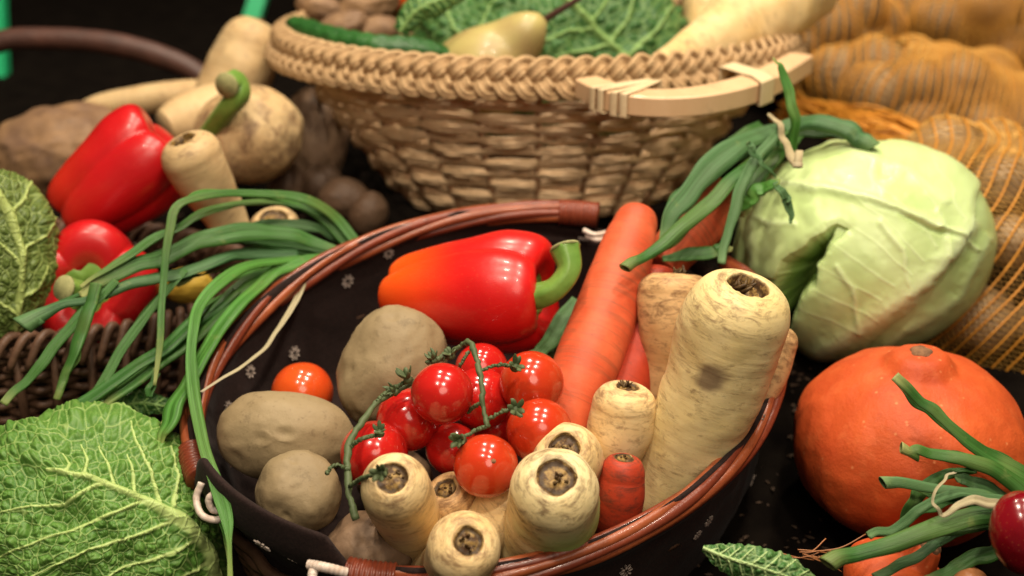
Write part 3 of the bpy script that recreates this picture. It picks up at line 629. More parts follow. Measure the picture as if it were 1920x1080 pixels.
# ---------------------------------------------------------------- spring onion bunches
def bunch(label, loc, leaves):
    t = empty('spring_onions', loc, label, 'spring onions', 'bunches of spring onions')
    rg = np.random.default_rng(len(leaves)); more = []
    for (mt, hol, path) in leaves:
        if mt == 'dry_leaf' or len(path) < 5: continue
        ox, oy = rg.uniform(-16, 16), rg.uniform(-10, 16); e = int(rg.integers(len(path)-1, len(path)+1)); f = rg.uniform(.4, .62)
        more.append((['onion_leaf', 'onion_leaf_bright', 'onion_leaf'][int(rg.integers(3))], 0, [(x+ox*math.sin(1+q*1.1), y+oy*math.sin(.5+q*.9)+4, d+.012, max(3, w_*f*(1-.5*(q == e-1)))) for q, (x, y, d, w_) in enumerate(path[:e])]))
    for i, (mt, hol, path) in enumerate(leaves+more):
        mb = MB(); blade(mb, path, hollow=hol, seed=i*3+1, flat=.30 if not hol else .5, n=110 if len(path) > 6 else 70); mb.build('leaf', M[mt], t)
    return t
G1, G2, G3, DRY = 'onion_leaf', 'onion_leaf_blue', 'onion_leaf_bright', 'dry_leaf'
bunch('bunch of spring onion greens draped over the left rim of the flowered basket', Q(640, 470, 1.04), [
    (G1, 0, [(668, 452, 1.05, 15), (632, 410, 1.05, 15), (590, 380, 1.04, 15), (530, 366, 1.03, 13), (450, 364, 1.01, 11), (375, 366, .985, 11), (330, 395, .97, 11), (313, 450, .96, 9), (305, 550, .945, 9), (300, 640, .93, 8), (287, 722, .92, 4)]),
    (G1, 0, [(655, 460, 1.05, 12), (590, 400, 1.05, 12), (520, 378, 1.04, 12), (420, 386, 1.01, 12), (340, 420, .985, 13), (265, 462, .965, 13), (190, 512, .95, 9), (150, 540, .945, 5)]),
    (G1, 0, [(636, 466, 1.04, 12), (550, 440, 1.03, 22), (460, 433, 1.01, 25), (375, 450, .99, 22), (300, 482, .97, 20), (220, 512, .955, 17), (150, 552, .945, 10)]),
    (G2, 1, [(560, 478, 1.03, 12), (450, 478, 1.01, 18), (370, 502, .985, 18), (290, 522, .965, 16), (200, 548, .95, 12), (120, 572, .94, 12), (40, 606, .93, 22)]),
    (G1, 0, [(215, 525, .95, 10), (165, 575, .94, 13), (110, 640, .93, 13), (60, 700, .92, 12), (8, 758, .91, 9)]),
    (G1, 1, [(178, 530, .94, 14), (165, 590, .935, 19), (140, 660, .925, 18), (118, 710, .92, 13), (106, 748, .915, 10)]),
    (G3, 0, [(618, 478, 1.04, 8), (540, 488, 1.02, 12), (460, 502, .99, 15), (400, 540, .96, 17), (368, 590, .935, 15), (356, 650, .915, 13), (360, 730, .89, 13), (380, 830, .86, 15), (405, 910, .84, 17), (425, 975, .825, 14), (428, 1020, .815, 6), (430, 1090, .805, 6)]),
    (G3, 0, [(625, 480, 1.04, 10), (560, 490, 1.02, 14), (500, 522, 1.0, 20), (440, 580, .965, 24), (385, 660, .93, 26), (340, 740, .905, 27), (312, 800, .89, 24), (300, 835, .885, 9)]),
    (G1, 0, [(440, 545, .985, 14), (370, 600, .965, 24), (290, 665, .945, 24), (205, 722, .93, 20), (130, 770, .92, 18), (60, 830, .905, 18), (0, 892, .895, 15), (-40, 940, .89, 10)]),
    (G1, 0, [(350, 505, .975, 9), (290, 570, .96, 11), (230, 650, .945, 12), (180, 730, .93, 11), (110, 800, .92, 11), (40, 860, .91, 8)]),
    (G1, 0, [(600, 476, 1.05, 12), (500, 468, 1.03, 16), (400, 488, 1.0, 16), (330, 530, .985, 12)]),
    (G1, 0, [(520, 500, 1.02, 12), (450, 540, .99, 20), (390, 600, .965, 22), (330, 660, .95, 18), (250, 720, .935, 14), (180, 775, .925, 10)]),
    (DRY, 0, [(605, 488, 1.03, 5), (575, 515, 1.015, 9), (555, 560, 1.0, 10), (530, 605, .98, 8), (500, 648, .96, 6), (450, 690, .935, 5), (380, 738, .90, 4)]),
    (G2, 0, [(640, 450, 1.06, 10), (590, 425, 1.05, 13), (510, 420, 1.04, 14), (430, 440, 1.02, 12), (380, 460, 1.0, 8)]),
    (G1, 0, [(300, 700, .935, 6), (280, 740, .925, 7), (292, 690, .93, 6)]),
])
bunch('spring onion greens with cut ends lying across the white cabbage and carrot', Q(1470, 260, 1.09), [
    (G2, 1, [(1440, 262, 1.07, 16), (1500, 232, 1.06, 24), (1560, 236, 1.05, 26), (1605, 255, 1.045, 23), (1636, 278, 1.04, 19)]),
    (G3, 0, [(1482, 285, 1.02, 12), (1490, 230, 1.01, 13), (1482, 175, 1.01, 13), (1466, 130, 1.01, 8), (1450, 108, 1.01, 3)]),
    (G2, 0, [(1470, 235, 1.05, 18), (1400, 262, 1.03, 26), (1340, 305, 1.01, 30), (1295, 355, .995, 26), (1262, 400, .985, 20), (1242, 450, .98, 9)]),
    (G1, 1, [(1455, 270, 1.03, 12), (1390, 325, 1.005, 19), (1330, 380, .985, 20), (1260, 440, .960, 17), (1212, 480, .945, 13), (1172, 502, .935, 13)]),
    (G2, 0, [(1462, 240, 1.02, 12), (1420, 290, 1.005, 13), (1390, 350, .99, 13), (1368, 420, .98, 12), (1354, 495, .97, 9)]),
    (DRY, 1, [(1440, 212, 1.03, 4), (1462, 235, 1.015, 7), (1472, 270, 1.01, 8), (1485, 300, 1.005, 11), (1494, 314, 1.0, 14)]),
    (G2, 0, [(1455, 330, 1.0, 5), (1425, 305, .995, 7), (1408, 275, .995, 9), (1402, 266, .995, 6)]),
    (G3, 0, [(1390, 395, 1.0, 10), (1412, 365, .995, 20), (1440, 350, .99, 18), (1462, 342, .985, 8)]),
    (G2, 0, [(1450, 342, .985, 6), (1468, 365, .98, 11), (1482, 392, .98, 9), (1486, 420, .978, 3)]),
    (G1, 0, [(1245, 485, .985, 8), (1290, 476, .985, 17), (1340, 470, .985, 16), (1370, 470, .985, 10)]),
    (G1, 0, [(1510, 240, 1.10, 20), (1460, 280, 1.08, 26), (1420, 330, 1.06, 26), (1385, 400, 1.04, 16)]),
    (G1, 0, [(1430, 230, 1.08, 10), (1370, 270, 1.06, 16), (1310, 330, 1.04, 14), (1255, 395, 1.02, 8)]),
])
bunch('spring onion greens with hollow cut ends in front of the big orange pumpkin', Q(1900, 960, .85), [
    (G1, 0, [(1950, 905, .85, 28), (1880, 868, .85, 25), (1820, 832, .85, 20), (1765, 785, .85, 15), (1725, 745, .85, 13), (1678, 706, .85, 13)]),
    (G1, 1, [(1930, 925, .845, 22), (1860, 880, .845, 20), (1790, 856, .845, 17), (1730, 848, .845, 13), (1690, 838, .845, 13)]),
    (G2, 1, [(1920, 950, .84, 20), (1850, 930, .84, 16), (1770, 918, .84, 14), (1700, 905, .84, 13), (1655, 902, .84, 14)]),
    (G1, 1, [(1940, 960, .825, 24), (1860, 965, .82, 25), (1780, 980, .815, 24), (1700, 1008, .81, 21), (1610, 1038, .805, 19), (1552, 1056, .80, 20)]),
    (G2, 0, [(1880, 935, .83, 12), (1800, 925, .83, 12), (1730, 950, .825, 11), (1680, 985, .825, 11), (1630, 1005, .82, 9)]),
    (G2, 1, [(1830, 975, .835, 10), (1770, 1010, .835, 14), (1715, 1045, .83, 14), (1640, 1082, .82, 12)]),
    (G1, 0, [(1830, 880, .86, 8), (1760, 895, .86, 14), (1710, 940, .86, 16), (1685, 1010, .86, 10)]),
    (DRY, 0, [(1900, 955, .82, 8), (1850, 940, .815, 12), (1800, 945, .81, 10), (1770, 965, .81, 6), (1750, 940, .81, 4), (1768, 900, .82, 4), (1790, 885, .83, 6)]),
    (G1, 0, [(1940, 1000, .83, 14), (1870, 1030, .83, 20), (1800, 1060, .83, 18), (1740, 1090, .83, 12)]),
    (G2, 0, [(1900, 940, .85, 16), (1840, 905, .85, 18), (1790, 900, .85, 12)]),
])

# ---------------------------------------------------------------- cabbages
maj = [([(410, 1110), (385, 1030), (330, 975), (270, 935), (200, 905), (140, 892), (88, 882)], 21, 3.5)]
for a in ([(200, 905), (120, 945), (60, 950), (0, 965)], [(275, 938), (190, 975), (100, 1005), (30, 1030), (-30, 1060)], [(330, 975), (250, 1010), (170, 1030), (80, 1070), (20, 1100)], [(368, 1010), (300, 1045), (220, 1070), (150, 1110)], [(390, 1050), (340, 1075), (270, 1110)],
          [(215, 903), (205, 870), (185, 832)], [(300, 940), (280, 880), (255, 830), (240, 800)], [(322, 950), (330, 890), (315, 840)], [(160, 890), (165, 860), (152, 830)], [(255, 920), (250, 880), (240, 850)], [(125, 885), (130, 865), (120, 850)]):
    maj.append((a, 4.8, 1.6))
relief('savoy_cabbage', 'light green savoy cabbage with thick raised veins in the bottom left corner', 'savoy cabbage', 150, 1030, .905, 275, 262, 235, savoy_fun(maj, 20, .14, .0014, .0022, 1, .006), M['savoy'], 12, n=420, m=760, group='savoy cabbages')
maj2 = [([(-30, 350), (20, 400), (42, 470), (40, 540), (30, 620)], 14, 6), ([(20, 400), (50, 370), (60, 340)], 5, 3), ([(42, 470), (85, 440), (100, 400)], 5, 2), ([(42, 500), (0, 460), (-40, 440)], 5, 2), ([(40, 560), (75, 540), (90, 500)], 5, 2), ([(38, 590), (-10, 560), (-50, 550)], 5, 2)]
relief('savoy_cabbage', 'olive green savoy cabbage at the left edge beside the red peppers', 'savoy cabbage', -25, 485, 1.0, 132, 175, 120, savoy_fun(maj2, 19, .22, .0015, .0022, 2, .003), M['savoy_olive'], 0, n=240, m=420, group='savoy cabbages')
maj3 = [([(1050, -10), (1110, 40), (1160, 90), (1195, 140)], 9, 7)]
for a in ([(1110, 40), (1130, 10), (1150, -30)], [(1150, 80), (1180, 40), (1190, -10)], [(1175, 105), (1230, 60), (1260, 10)], [(1120, 50), (1060, 60), (1020, 80)], [(1150, 80), (1090, 95), (1040, 105)], [(1180, 115), (1120, 125), (1060, 135)], [(1190, 125), (1250, 105), (1300, 80)], [(870, 110), (900, 60), (920, 10), (960, -30)], [(885, 90), (850, 60), (835, 20)], [(900, 60), (930, 50), (960, 30)], [(860, 130), (800, 110), (780, 70)]):
    maj3.append((a, 5, 3))
relief('savoy_cabbage', 'dark green savoy cabbage inside the rope rimmed basket behind the pear', 'savoy cabbage', 1030, 105, 1.30, 272, 175, 170, savoy_fun(maj3, 22, .25, .0022, .004, 3, .006, warp=12), M['savoy_dark'], 0, n=240, m=420, group='savoy cabbages')
def cab_fun(X, Y, Z):
    n1 = fbm(np.dstack([X/90, Y/90, Z]), 5, 4); n2 = fbm(np.dstack([X/25, Y/25, Z]), 6, 3)
    h = .0012*n1+.0001*n2; v = np.zeros(X.shape); k = np.clip(.12+.18*fbm(np.dstack([X/80, Y/80, Z]), 9, 3), 0, .4)
    Xw = X+3*n2; Yw = Y+3*n2
    # outer leaf: everything right and above the torn edge, ends at the fold along the bottom right
    leafp = [(1330, 330), (1385, 395), (1400, 470), (1420, 520), (1455, 525), (1470, 490), (1510, 462), (1545, 438), (1572, 425), (1590, 432), (1568, 450), (1548, 470), (1533, 500), (1528, 535), (1505, 560), (1490, 600), (1482, 640), (1470, 720), (1560, 720), (1620, 650), (1690, 590), (1750, 535), (1790, 470), (1815, 420), (1840, 330), (1800, 200), (1300, 200)]
    ins = inpoly(Xw, Yw, leafp).astype(float)
    dE, _ = polyd(Xw, Yw, leafp+[leafp[0]]); sgn = np.where(ins > 0, dE, -dE)
    step = sstep(-2, 3, sgn); h = h+.0045*step-.0012*np.exp(-(sgn/9)**2)*step
    # torn hole
    hole = [(1578, 420), (1545, 440), (1510, 462), (1470, 492), (1455, 525), (1440, 560), (1440, 600), (1455, 650), (1478, 660), (1488, 600), (1505, 558), (1528, 532), (1535, 498), (1550, 468)]
    dh, _ = polyd(Xw, Yw, hole+[hole[0]]); inh = inpoly(Xw, Yw, hole); sh = np.where(inh, dh, -dh)
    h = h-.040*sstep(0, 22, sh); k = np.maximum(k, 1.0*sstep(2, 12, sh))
    # midrib, folds and creases
    for poly, w0, hh, vv in (([(1815, 425), (1770, 480), (1700, 545), (1610, 610), (1520, 665)], 20, .0035, .5), ([(1330, 395), (1400, 365), (1470, 352), (1560, 362), (1640, 385), (1700, 405), (1750, 425)], 9, .0030, .4),
                             ([(1750, 425), (1790, 440), (1830, 470)], 5, .0014, .3), ([(1560, 280), (1620, 300), (1700, 330), (1760, 380)], 12, .0016, .2), ([(1450, 300), (1440, 360), (1420, 420), (1415, 500)], 9, .0014, .25),
                             ([(1700, 545), (1690, 470), (1650, 420)], 7, .0012, .3), ([(1610, 610), (1600, 540), (1570, 500)], 6, .0010, .3), ([(1770, 480), (1770, 440), (1750, 400)], 6, .001, .2), ([(1850, 450), (1800, 560), (1700, 620), (1600, 690)], 12, .0020, .2),
                             ([(1425, 410), (1450, 425), (1490, 420)], 6, .0012, .3)):
        dd, t = polyd(Xw, Yw, poly); h = h+hh*np.exp(-(dd/w0)**2); v = np.maximum(v, vv*np.exp(-(dd/(w0*.7))**2))
    for q in range(9):
        a0 = np.array([(1815, 425), (1770, 480), (1700, 545), (1610, 610)], float); b0 = a0[0]+(a0[-1]-a0[0])*q/8.; up_ = np.array([-95-12*q, -150+10*q], float)
        pl = [tuple(b0), tuple(b0+up_*.5+(8, 6)), tuple(b0+up_)]; dd, t = polyd(Xw+26*n1, Yw+14*n1, pl); e_ = np.exp(-(dd/2.6)**2)*(1-t*.8); h = h+.0003*e_; v = np.maximum(v, .30*e_)
    cr = [(1380, 372), (1450, 358), (1520, 366), (1600, 384), (1680, 408), (1740, 438), (1800, 455)]
    dd, t = polyd(Xw, Yw+6, cr); h = h-.0022*np.exp(-(dd/5)**2)*(.5+.5*np.sin(t*9+1)); k = np.maximum(k, .35*np.exp(-(dd/6)**2))
    dd, t = polyd(Xw, Yw, [(1650, 270), (1660, 300), (1655, 330)]); h = h-.002*np.exp(-(dd/14)**2)
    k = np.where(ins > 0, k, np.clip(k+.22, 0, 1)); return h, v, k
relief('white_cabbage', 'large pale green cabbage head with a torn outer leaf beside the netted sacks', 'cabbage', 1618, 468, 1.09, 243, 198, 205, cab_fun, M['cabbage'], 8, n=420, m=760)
# loose savoy leaf at the bottom
def leaf_patch(name, label, mid, wid, cam_d, mat, cell, seed, curl=.3, group=None, n=150, m=90, dpt=.0):
    C = catm([(x, y, w_) for (x, y), w_ in zip(mid, wid)], n); T = nz(np.gradient(C[:, :2], axis=0)); Nn = np.c_[-T[:, 1], T[:, 0]]
    s = np.linspace(-1, 1, m); edge = 1+.10*vn(np.c_[np.arange(n)*.22, np.zeros(n), np.full(n, seed)], seed)
    X = C[:, 0:1]+Nn[:, 0:1]*C[:, 2:3]*s*edge[:, None]; Y = C[:, 1:2]+Nn[:, 1:2]*C[:, 2:3]*s*edge[:, None]
    laterals = [([(C[i, 0], C[i, 1]), (C[min(i+12, n-1), 0]+q*Nn[i, 0]*C[i, 2]*.95, C[min(i+12, n-1), 1]+q*Nn[i, 1]*C[i, 2]*.95)], 3, 1.2) for i in range(10, n-12, 16) for q in (-1, 1)]
    h, v, k = savoy_fun([([tuple(c[:2]) for c in C[::10]], 5, 3)]+laterals, cell, .26, .0010, .0024, seed, .002, warp=4)(X, Y, X*0)
    dep = cam_d-(h+curl*px(C[:, 2:3], cam_d)*(1-s**2))+dpt*np.linspace(0, 1, n)[:, None]
    V = CAM+dep[..., None]*FW+((X-960)/FPX*dep)[..., None]*RT+((540-Y)/FPX*dep)[..., None]*UP
    mb = MB(); mb.grid(V, wrap=False, c=v, k=k); mb.grid((V+FW*.0012)[::-1], wrap=False, c=v[::-1]*.5, k=k[::-1]); return tag(mb.build(name, mat), label, 'cabbage leaf', group)
leaf_patch('savoy_leaf', 'small crinkled savoy leaf with pale net of veins under the front rim', [(1318, 1028), (1360, 1045), (1410, 1060), (1470, 1080), (1530, 1110)], [6, 26, 36, 38, 20], .83, M['savoy_leaf'], 20, 5, .5, 'loose savoy leaves')
leaf_patch('savoy_leaf', 'dark green savoy leaf in the shade under the spring onion greens', [(140, 790), (200, 770), (260, 755), (330, 765)], [8, 26, 26, 10], .955, M['savoy_dark'], 16, 6, .5, 'loose savoy leaves')
leaf_patch('savoy_leaf', 'curled dark green leaf above the savoy cabbage in the rope rimmed basket', [(750, 60), (780, 20), (820, 0), (870, -10)], [14, 26, 28, 10], 1.16, M['savoy_dark'], 20, 7, .6, 'loose savoy leaves')

# ---------------------------------------------------------------- pumpkins and onions at the right
def pumpkin(label, cx, cy, d, rx, ry, tipdir, tiph, seed, mat=None):
    c = Q(cx, cy, d); R, H = px(rx, d), px(ry, d); ax = nz(tipdir); u = nz(np.cross(ax, A(.3, 1, .1))); v = np.cross(ax, u)
    n, m = 120, 140; ph = np.linspace(.001, pi-.001, n); th = np.linspace(0, 2*pi, m, endpoint=False)[None]
    r = np.sin(ph)**.92*R; z = np.cos(ph)*H*.96
    neck = sstep(.31, .15, ph); z = z+neck*px(tiph, d)*1.15; r = r+px(tiph, d)*.10*sstep(0, .1, ph)*(1-sstep(.2, .4, ph))
    lob = 1+.014*np.cos(10*th+seed)+.006*np.cos(23*th)*np.sin(ph[:, None])**2
    V = c+z[:, None, None]*ax+(r[:, None]*lob*np.cos(th))[..., None]*u+(r[:, None]*lob*np.sin(th))[..., None]*v
    V = V+(.0022*fbm(V*16+seed, seed, 4))[..., None]*nz(V-c)
    t = empty('pumpkin', (c[0], c[1], V[..., 2].min()), label, 'pumpkin', 'orange pumpkins')
    mb = MB(); mb.grid(V, cap0=True, cap1=True); mb.build('shell', M['pumpkin'], t)
    mb = MB(); e = c+ax*(H*.96+px(tiph, d)*1.08); mb.tube(np.array([e-ax*.002, e+ax*.001, e+ax*.003, e+ax*.0035]), [.0074, .0074, .0060, .003], 18, sect=lambda th, t: 1+.1*np.cos(5*th)+.05*np.cos(3*th+1)); mb.build('stub', M['cork'], t)
pumpkin('big round orange pumpkin with a corky knob, in front of the pale cabbage', 1705, 835, .955, 215, 180, (-.01, -.05, 1), 19, 3)
pumpkin('smaller red-orange pumpkin half out of the bottom edge under the onion greens', 1685, 1100, .87, 112, 74, (.42, -.1, .9), 30, 4)
o = empty('red_onion', Q(1922, 1000, .80), 'dark red onion cut by the right edge, on the onion greens', 'red onion')
blob('bulb', None, None, 1922, 1000, .795, 65, 80, 62, 10, M['red_onion'], .02, 31, parent=o)
o2 = blob('brown_onion', 'brown onion with flaking skin at the bottom right corner', 'onion', 1812, 1098, .83, 40, 34, 38, 30, M['onion_skin'], .06, 32)
mb = MB()
for i in range(13):
    x, y = rng.uniform(1450, 1540), rng.uniform(1030, 1050); a = rng.uniform(-.4, .6); L = rng.uniform(40, 90)
    blade_p = [Q(x, y, .84), Q(x+L*.5, y+a*L*.4+rng.uniform(-8, 8), .84), Q(x+L, y+a*L+rng.uniform(-10, 10), .845)]
    mb.tube(catm(blade_p, 14), .0004, 5)
tag(mb.build('root_fibres', M['onion_skin'], loc=Q(1500, 1040, .84)), 'tangle of thin dry onion roots beside the small savoy leaf', 'roots')

# ---------------------------------------------------------------- back basket with rope rim
bc = A(*Q(1005, 72, 1.25)); bc[2] = .285; BZ = .157
RBX, RBY = .222, .145; SBX, SBY = .126, .100
b2 = empty('rope_rim_basket', (bc[0], bc[1], BZ), 'pale woven basket with braided rope rim and a wooden handle, holding savoy and pear', 'basket')
def brim(t, f=1., z=0.): # f: 0 base, 1 rim
    a = SBX+(RBX-SBX)*f; b = SBY+(RBY-SBY)*f; t = np.asarray(t, float)
    return np.stack([bc[0]+a*np.cos(t), bc[1]+b*np.sin(t), np.full(t.shape, BZ+(bc[2]-BZ)*z) if np.ndim(z) == 0 else BZ+(bc[2]-BZ)*z], -1)
mb = MB(); rows_ = 12; NS = 24
for k in range(rows_*3):
    kr = k//3; sub = (k % 3-1)*.0032; f = kr/(rows_-1); n = 680; t = np.linspace(0, 2*pi, n, endpoint=False)
    ff = f**.95; a = SBX+(RBX-.012-SBX)*ff; b = SBY+(RBY-.008-SBY)*ff; wv = np.sin(t*NS/2+kr*pi)
    off = .0040*np.sign(wv)*np.abs(wv)**.7+.0009*vn(np.c_[np.cos(t)*20, np.sin(t)*20, np.full(n, k)], 3)+(a-SBX)*0+(.0010 if k % 3 == 1 else 0)
    z_ = BZ+.004+(bc[2]-BZ-.014)*f+sub*(.55+.45*np.abs(wv))+.0014*vn(np.c_[np.cos(t)*6, np.sin(t)*6, np.full(n, kr*3)], 5)+.0005*vn(np.c_[np.cos(t)*25, np.sin(t)*25, np.full(n, k*3)], 6)
    P = np.stack([bc[0]+(a+off)*np.cos(t), bc[1]+(b+off)*np.sin(t), z_], -1)
    mb.tube(P, .0019*(1+.2*vn(np.c_[np.cos(t)*9, np.sin(t)*9, np.full(n, k)], 8)), 6, flat=1.05, up=(0, 0, 1), closed=True, k=np.repeat(vn(np.c_[np.cos(t)*12, np.sin(t)*12, np.full(n, k*5.)], 2)*4+k*2.3, 6))
mb.build('woven_wall', M['wicker'], b2)
mb = MB()
for i in range(NS):
    t = 2*pi*i/NS*1.; q = np.linspace(0, 1, 14); ff = q**.95
    P = np.stack([bc[0]+(SBX+(RBX-.012-SBX)*ff)*math.cos(t), bc[1]+(SBY+(RBY-.008-SBY)*ff)*math.sin(t), BZ+(bc[2]-BZ)*q], -1); mb.tube(P, .0030, 6)
tt2 = np.linspace(0, 2*pi, 60, endpoint=False)
for z_ in (0., .02): mb.add(np.c_[bc[0]+SBX*np.cos(tt2), bc[1]+SBY*np.sin(tt2), np.full(60, BZ+z_*.2)], [tuple(range(60))])
mb.build('stakes', M['stake'], b2)
# braided rope rim: three flat strands plaited round the edge, each of several grass cords
mb = MB(); n = 1700; t = np.linspace(0, 2*pi, n, endpoint=False); NB = 30
C0 = np.stack([bc[0]+(RBX+.004)*np.cos(t), bc[1]+(RBY+.004)*np.sin(t), np.full(n, bc[2]+.006)], -1); rd = nz(np.stack([np.cos(t)/RBX, np.sin(t)/RBY, 0*t], -1)); zu = A(0, 0, 1)
for s_ in range(3):
    ph = NB*t+2*pi*s_/3
    for c_ in range(4):
        o_ = (c_-1.5)*.0034
        la_ = .0105*np.sin(ph); ra_ = .0060*np.sin(2*ph)
        # strand runs obliquely over the rim, cords side by side
        tgt = np.stack([-np.sin(t)*RBX, np.cos(t)*RBY, 0*t], -1); tgt = nz(tgt)
        P = C0+zu*(la_*.95)[:, None]+rd*(ra_+.35*la_*-1)[:, None]+(zu*(np.sign(np.sin(2*ph+.3))*0)[:, None])
        D = nz(np.roll(P, -1, 0)-np.roll(P, 1, 0)); side = nz(np.cross(D, rd+zu*.3)); P = P+side*o_+rd*(.0006*np.cos(c_*3.))
        mb.tube(P, .0024*(1+.15*vn(np.c_[np.cos(t)*40, np.sin(t)*40, np.full(n, s_*4+c_)], 4)), 6, closed=True, k=np.repeat(vn(np.c_[np.cos(t)*15, np.sin(t)*15, np.full(n, s_*7.+c_*3)], 3)*2+c_*.6, 6))
mb.build('braided_rim', M['rope'], b2)
# wooden handle bar with cane bindings
hp = [(1100, 163), (1150, 183), (1220, 193), (1300, 190), (1380, 174), (1440, 152), (1500, 118)]
HC = catm([G(x, y, bc[2]+.002) for x, y in hp], 60)
mb = MB(); T, Nn, B_ = frames(HC, (0, 0, 1)); wq, hq = .0140, .0078
sec = [(-1, -.85), (-.85, -1), (.85, -1), (1, -.85), (1, .85), (.85, 1), (-.85, 1), (-1, .85)]
V = np.array([[HC[i]+B_[i]*a*wq*(.75+.25*math.sin(pi*i/59))+Nn[i]*b*hq for a, b in sec] for i in range(60)])
mb.grid(V, cap0=True, cap1=True, k=np.repeat(np.linspace(0, 2, 60), 8)); mb.build('handle', M['beech'], b2, smooth=False)
def binding(i, wdt, ex=.0012, tilt=0):
    mb = MB(); c = HC[i]; P = []
    for q in range(40):
        a = 2*pi*q/40; x = math.copysign(min(1, abs(1.5*math.cos(a))), math.cos(a)); y = math.copysign(min(1, abs(1.5*math.sin(a))), math.sin(a))
        inn = 1.9 if x > 0 else 1.
        sg = np.sign((bc-c)@B_[i]) or 1
        P.append(c+B_[i]*sg*((x*(wq+ex)) if x < 0 else x*(wq+.022))+Nn[i]*(y*(hq+ex))+T[i]*tilt*x)
    mb.tube(np.array(P), wdt, 8, flat=.35, up=None, closed=True); 
    P = np.array(P); W = np.array([P+T[i]*s1*wdt+((P-c)/np.linalg.norm(P-c, axis=1)[:, None])*s2*.0006 for s1, s2 in ((-1, 0), (-.8, 1), (.8, 1), (1, 0), (.8, -1), (-.8, -1))]).transpose(1, 0, 2)
    mb = MB(); mb.grid(W, closed=True, k=np.repeat(np.arange(40)*.0+i, 6)); mb.build('cane_binding', M['cane'], b2)
for i in (9, 11.4, 13.8, 16.2): binding(int(round(i)), .0030, tilt=.004)
binding(46, .0115, .0014, .014)
# its contents
pearc = catm([(*Q(a, b, d), px(r, d)) for a, b, d, r in ((1017, 34, 1.16, 14), (996, 52, 1.16, 38), (962, 85, 1.17, 58), (915, 128, 1.18, 86), (870, 175, 1.2, 92), (840, 205, 1.21, 60), (825, 220, 1.21, 8))], 60)
o = empty('pear', Q(900, 180, 1.2), 'yellow-green pear with a long brown stalk inside the rope rimmed basket', 'pear')
mb = MB(); mb.tube(pearc[:, :3], pearc[:, 3], 40); mb.build('flesh', M['pear'], o)
mb = MB(); mb.tube(catm([Q(1012, 44, 1.17), Q(1040, 25, 1.16), Q(1090, -5, 1.15)], 20), np.linspace(.0035, .0022, 20), 8); mb.build('stalk', M['bark'], o)
mb = MB(); C = catm([(*Q(a, b, d), px(r, d)) for a, b, d, r in ((545, 42, 1.24, 8), (560, 52, 1.22, 21), (630, 78, 1.18, 27), (700, 92, 1.155, 28), (780, 100, 1.155, 28), (850, 115, 1.17, 20))], 80)
mb.tube(C[:, :3], C[:, 3]*(1+.05*fbm(C[:, :3]*80, 1, 2)), 24, sect=lambda th, t: 1+.06*np.cos(7*th)+.05*np.sin(t*90)*np.cos(5*th)); tag(mb.build('cucumber', M['cucumber']), 'dark green warty cucumber along the left inner rim of the rope basket', 'cucumber')
root('thick pale parsnip with close rings resting on the rim beside the wooden handle', [(1480, -45, 1.24, 98), (1425, 10, 1.22, 88), (1370, 58, 1.20, 66), (1300, 100, 1.19, 44), (1235, 132, 1.19, 30), (1185, 160, 1.2, 18)], M['parsnip'], seed=21, amp=.07, group='parsnips in the rope rimmed basket')
root('pale parsnip rising behind the ringed one in the rope rimmed basket', [(1345, -30, 1.32, 62), (1335, 20, 1.30, 54), (1325, 90, 1.29, 38), (1320, 160, 1.28, 30)], M['parsnip'], seed=22, group='parsnips in the rope rimmed basket')
for i, (x, y, d, a, b, r_, lab) in enumerate(((640, 52, 1.25, 52, 28, 20, 'smooth brown root just above the cucumber'), (600, 15, 1.29, 48, 26, -15, 'brown root at the left inside the rope rimmed basket'), (705, 60, 1.26, 45, 30, 10, 'pale brown root between cucumber and savoy'), (690, 10, 1.32, 60, 34, 15, 'dark brown root at the back of the rope rimmed basket'))):
    blob('ginger_root', lab, 'root', x, y, d, a, b, b, r_, M['celeriac'], .08, 40+i, 'brown roots in the rope rimmed basket', fs=2.4)
blob('small_squash', 'small bright orange squash at the top edge behind the curled leaf', 'squash', 775, -5, 1.34, 45, 30, 40, 0, M['orange_fruit'], .04, 50)

# ---------------------------------------------------------------- left side: dark basket and what lies in and behind it
lb = empty('dark_wicker_basket', Q(120, 760, 1.03), 'dark brown wicker basket at the left edge, mostly covered by onion greens', 'basket')
lc = A(*Q(60, 560, 1.10)); LRX, LRY = .165, .115; zl = Q(130, 650, .985)[2]
lc[1] = Q(130, 650, .985)[1]+LRY; zb = zl-.075
mb = MB(); n = 420
for k in range(13):
    t = np.linspace(0, 2*pi, n, endpoint=False); f = k/12; s_ = .86+.14*f; off = .004*np.sin(t*32+k*pi)
    mb.tube(np.stack([lc[0]+(LRX*s_+off)*np.cos(t), lc[1]+(LRY*s_+off)*np.sin(t), zb+(zl-zb)*f+0*t], -1), .0030, 7, closed=True, k=np.repeat(t*2+k, 7))
mb.build('woven_wall', M['wicker_dark'], lb)
mb = MB()
for s_ in range(92):   # coarse wrapped border: steep loops all round
    t0 = 2*pi*s_/92; t = t0+np.linspace(-.06, .10, 16); q = np.linspace(0, 1, 16); rr = .013*np.sin(q*pi*1.1)
    mb.tube(np.stack([lc[0]+(LRX+.004+.010*np.cos(q*pi))*np.cos(t), lc[1]+(LRY+.004+.010*np.cos(q*pi))*np.sin(t), zl-.012+.021*np.sin(q*pi)], -1), .0031*(.8+.3*np.sin(q*pi)), 8, k=np.repeat(q*2+s_, 8))
mb.build('border', M['wicker_dark'], lb)
mb = MB()
for s_ in range(40):
    t = 2*pi*s_/40; mb.tube(np.array([[lc[0]+LRX*.88*math.cos(t), lc[1]+LRY*.88*math.sin(t), zb-.03], [lc[0]+LRX*1.02*math.cos(t), lc[1]+LRY*1.02*math.sin(t), zl]]), .0035, 7)
mb.build('stakes', M['wicker_dark'], lb)
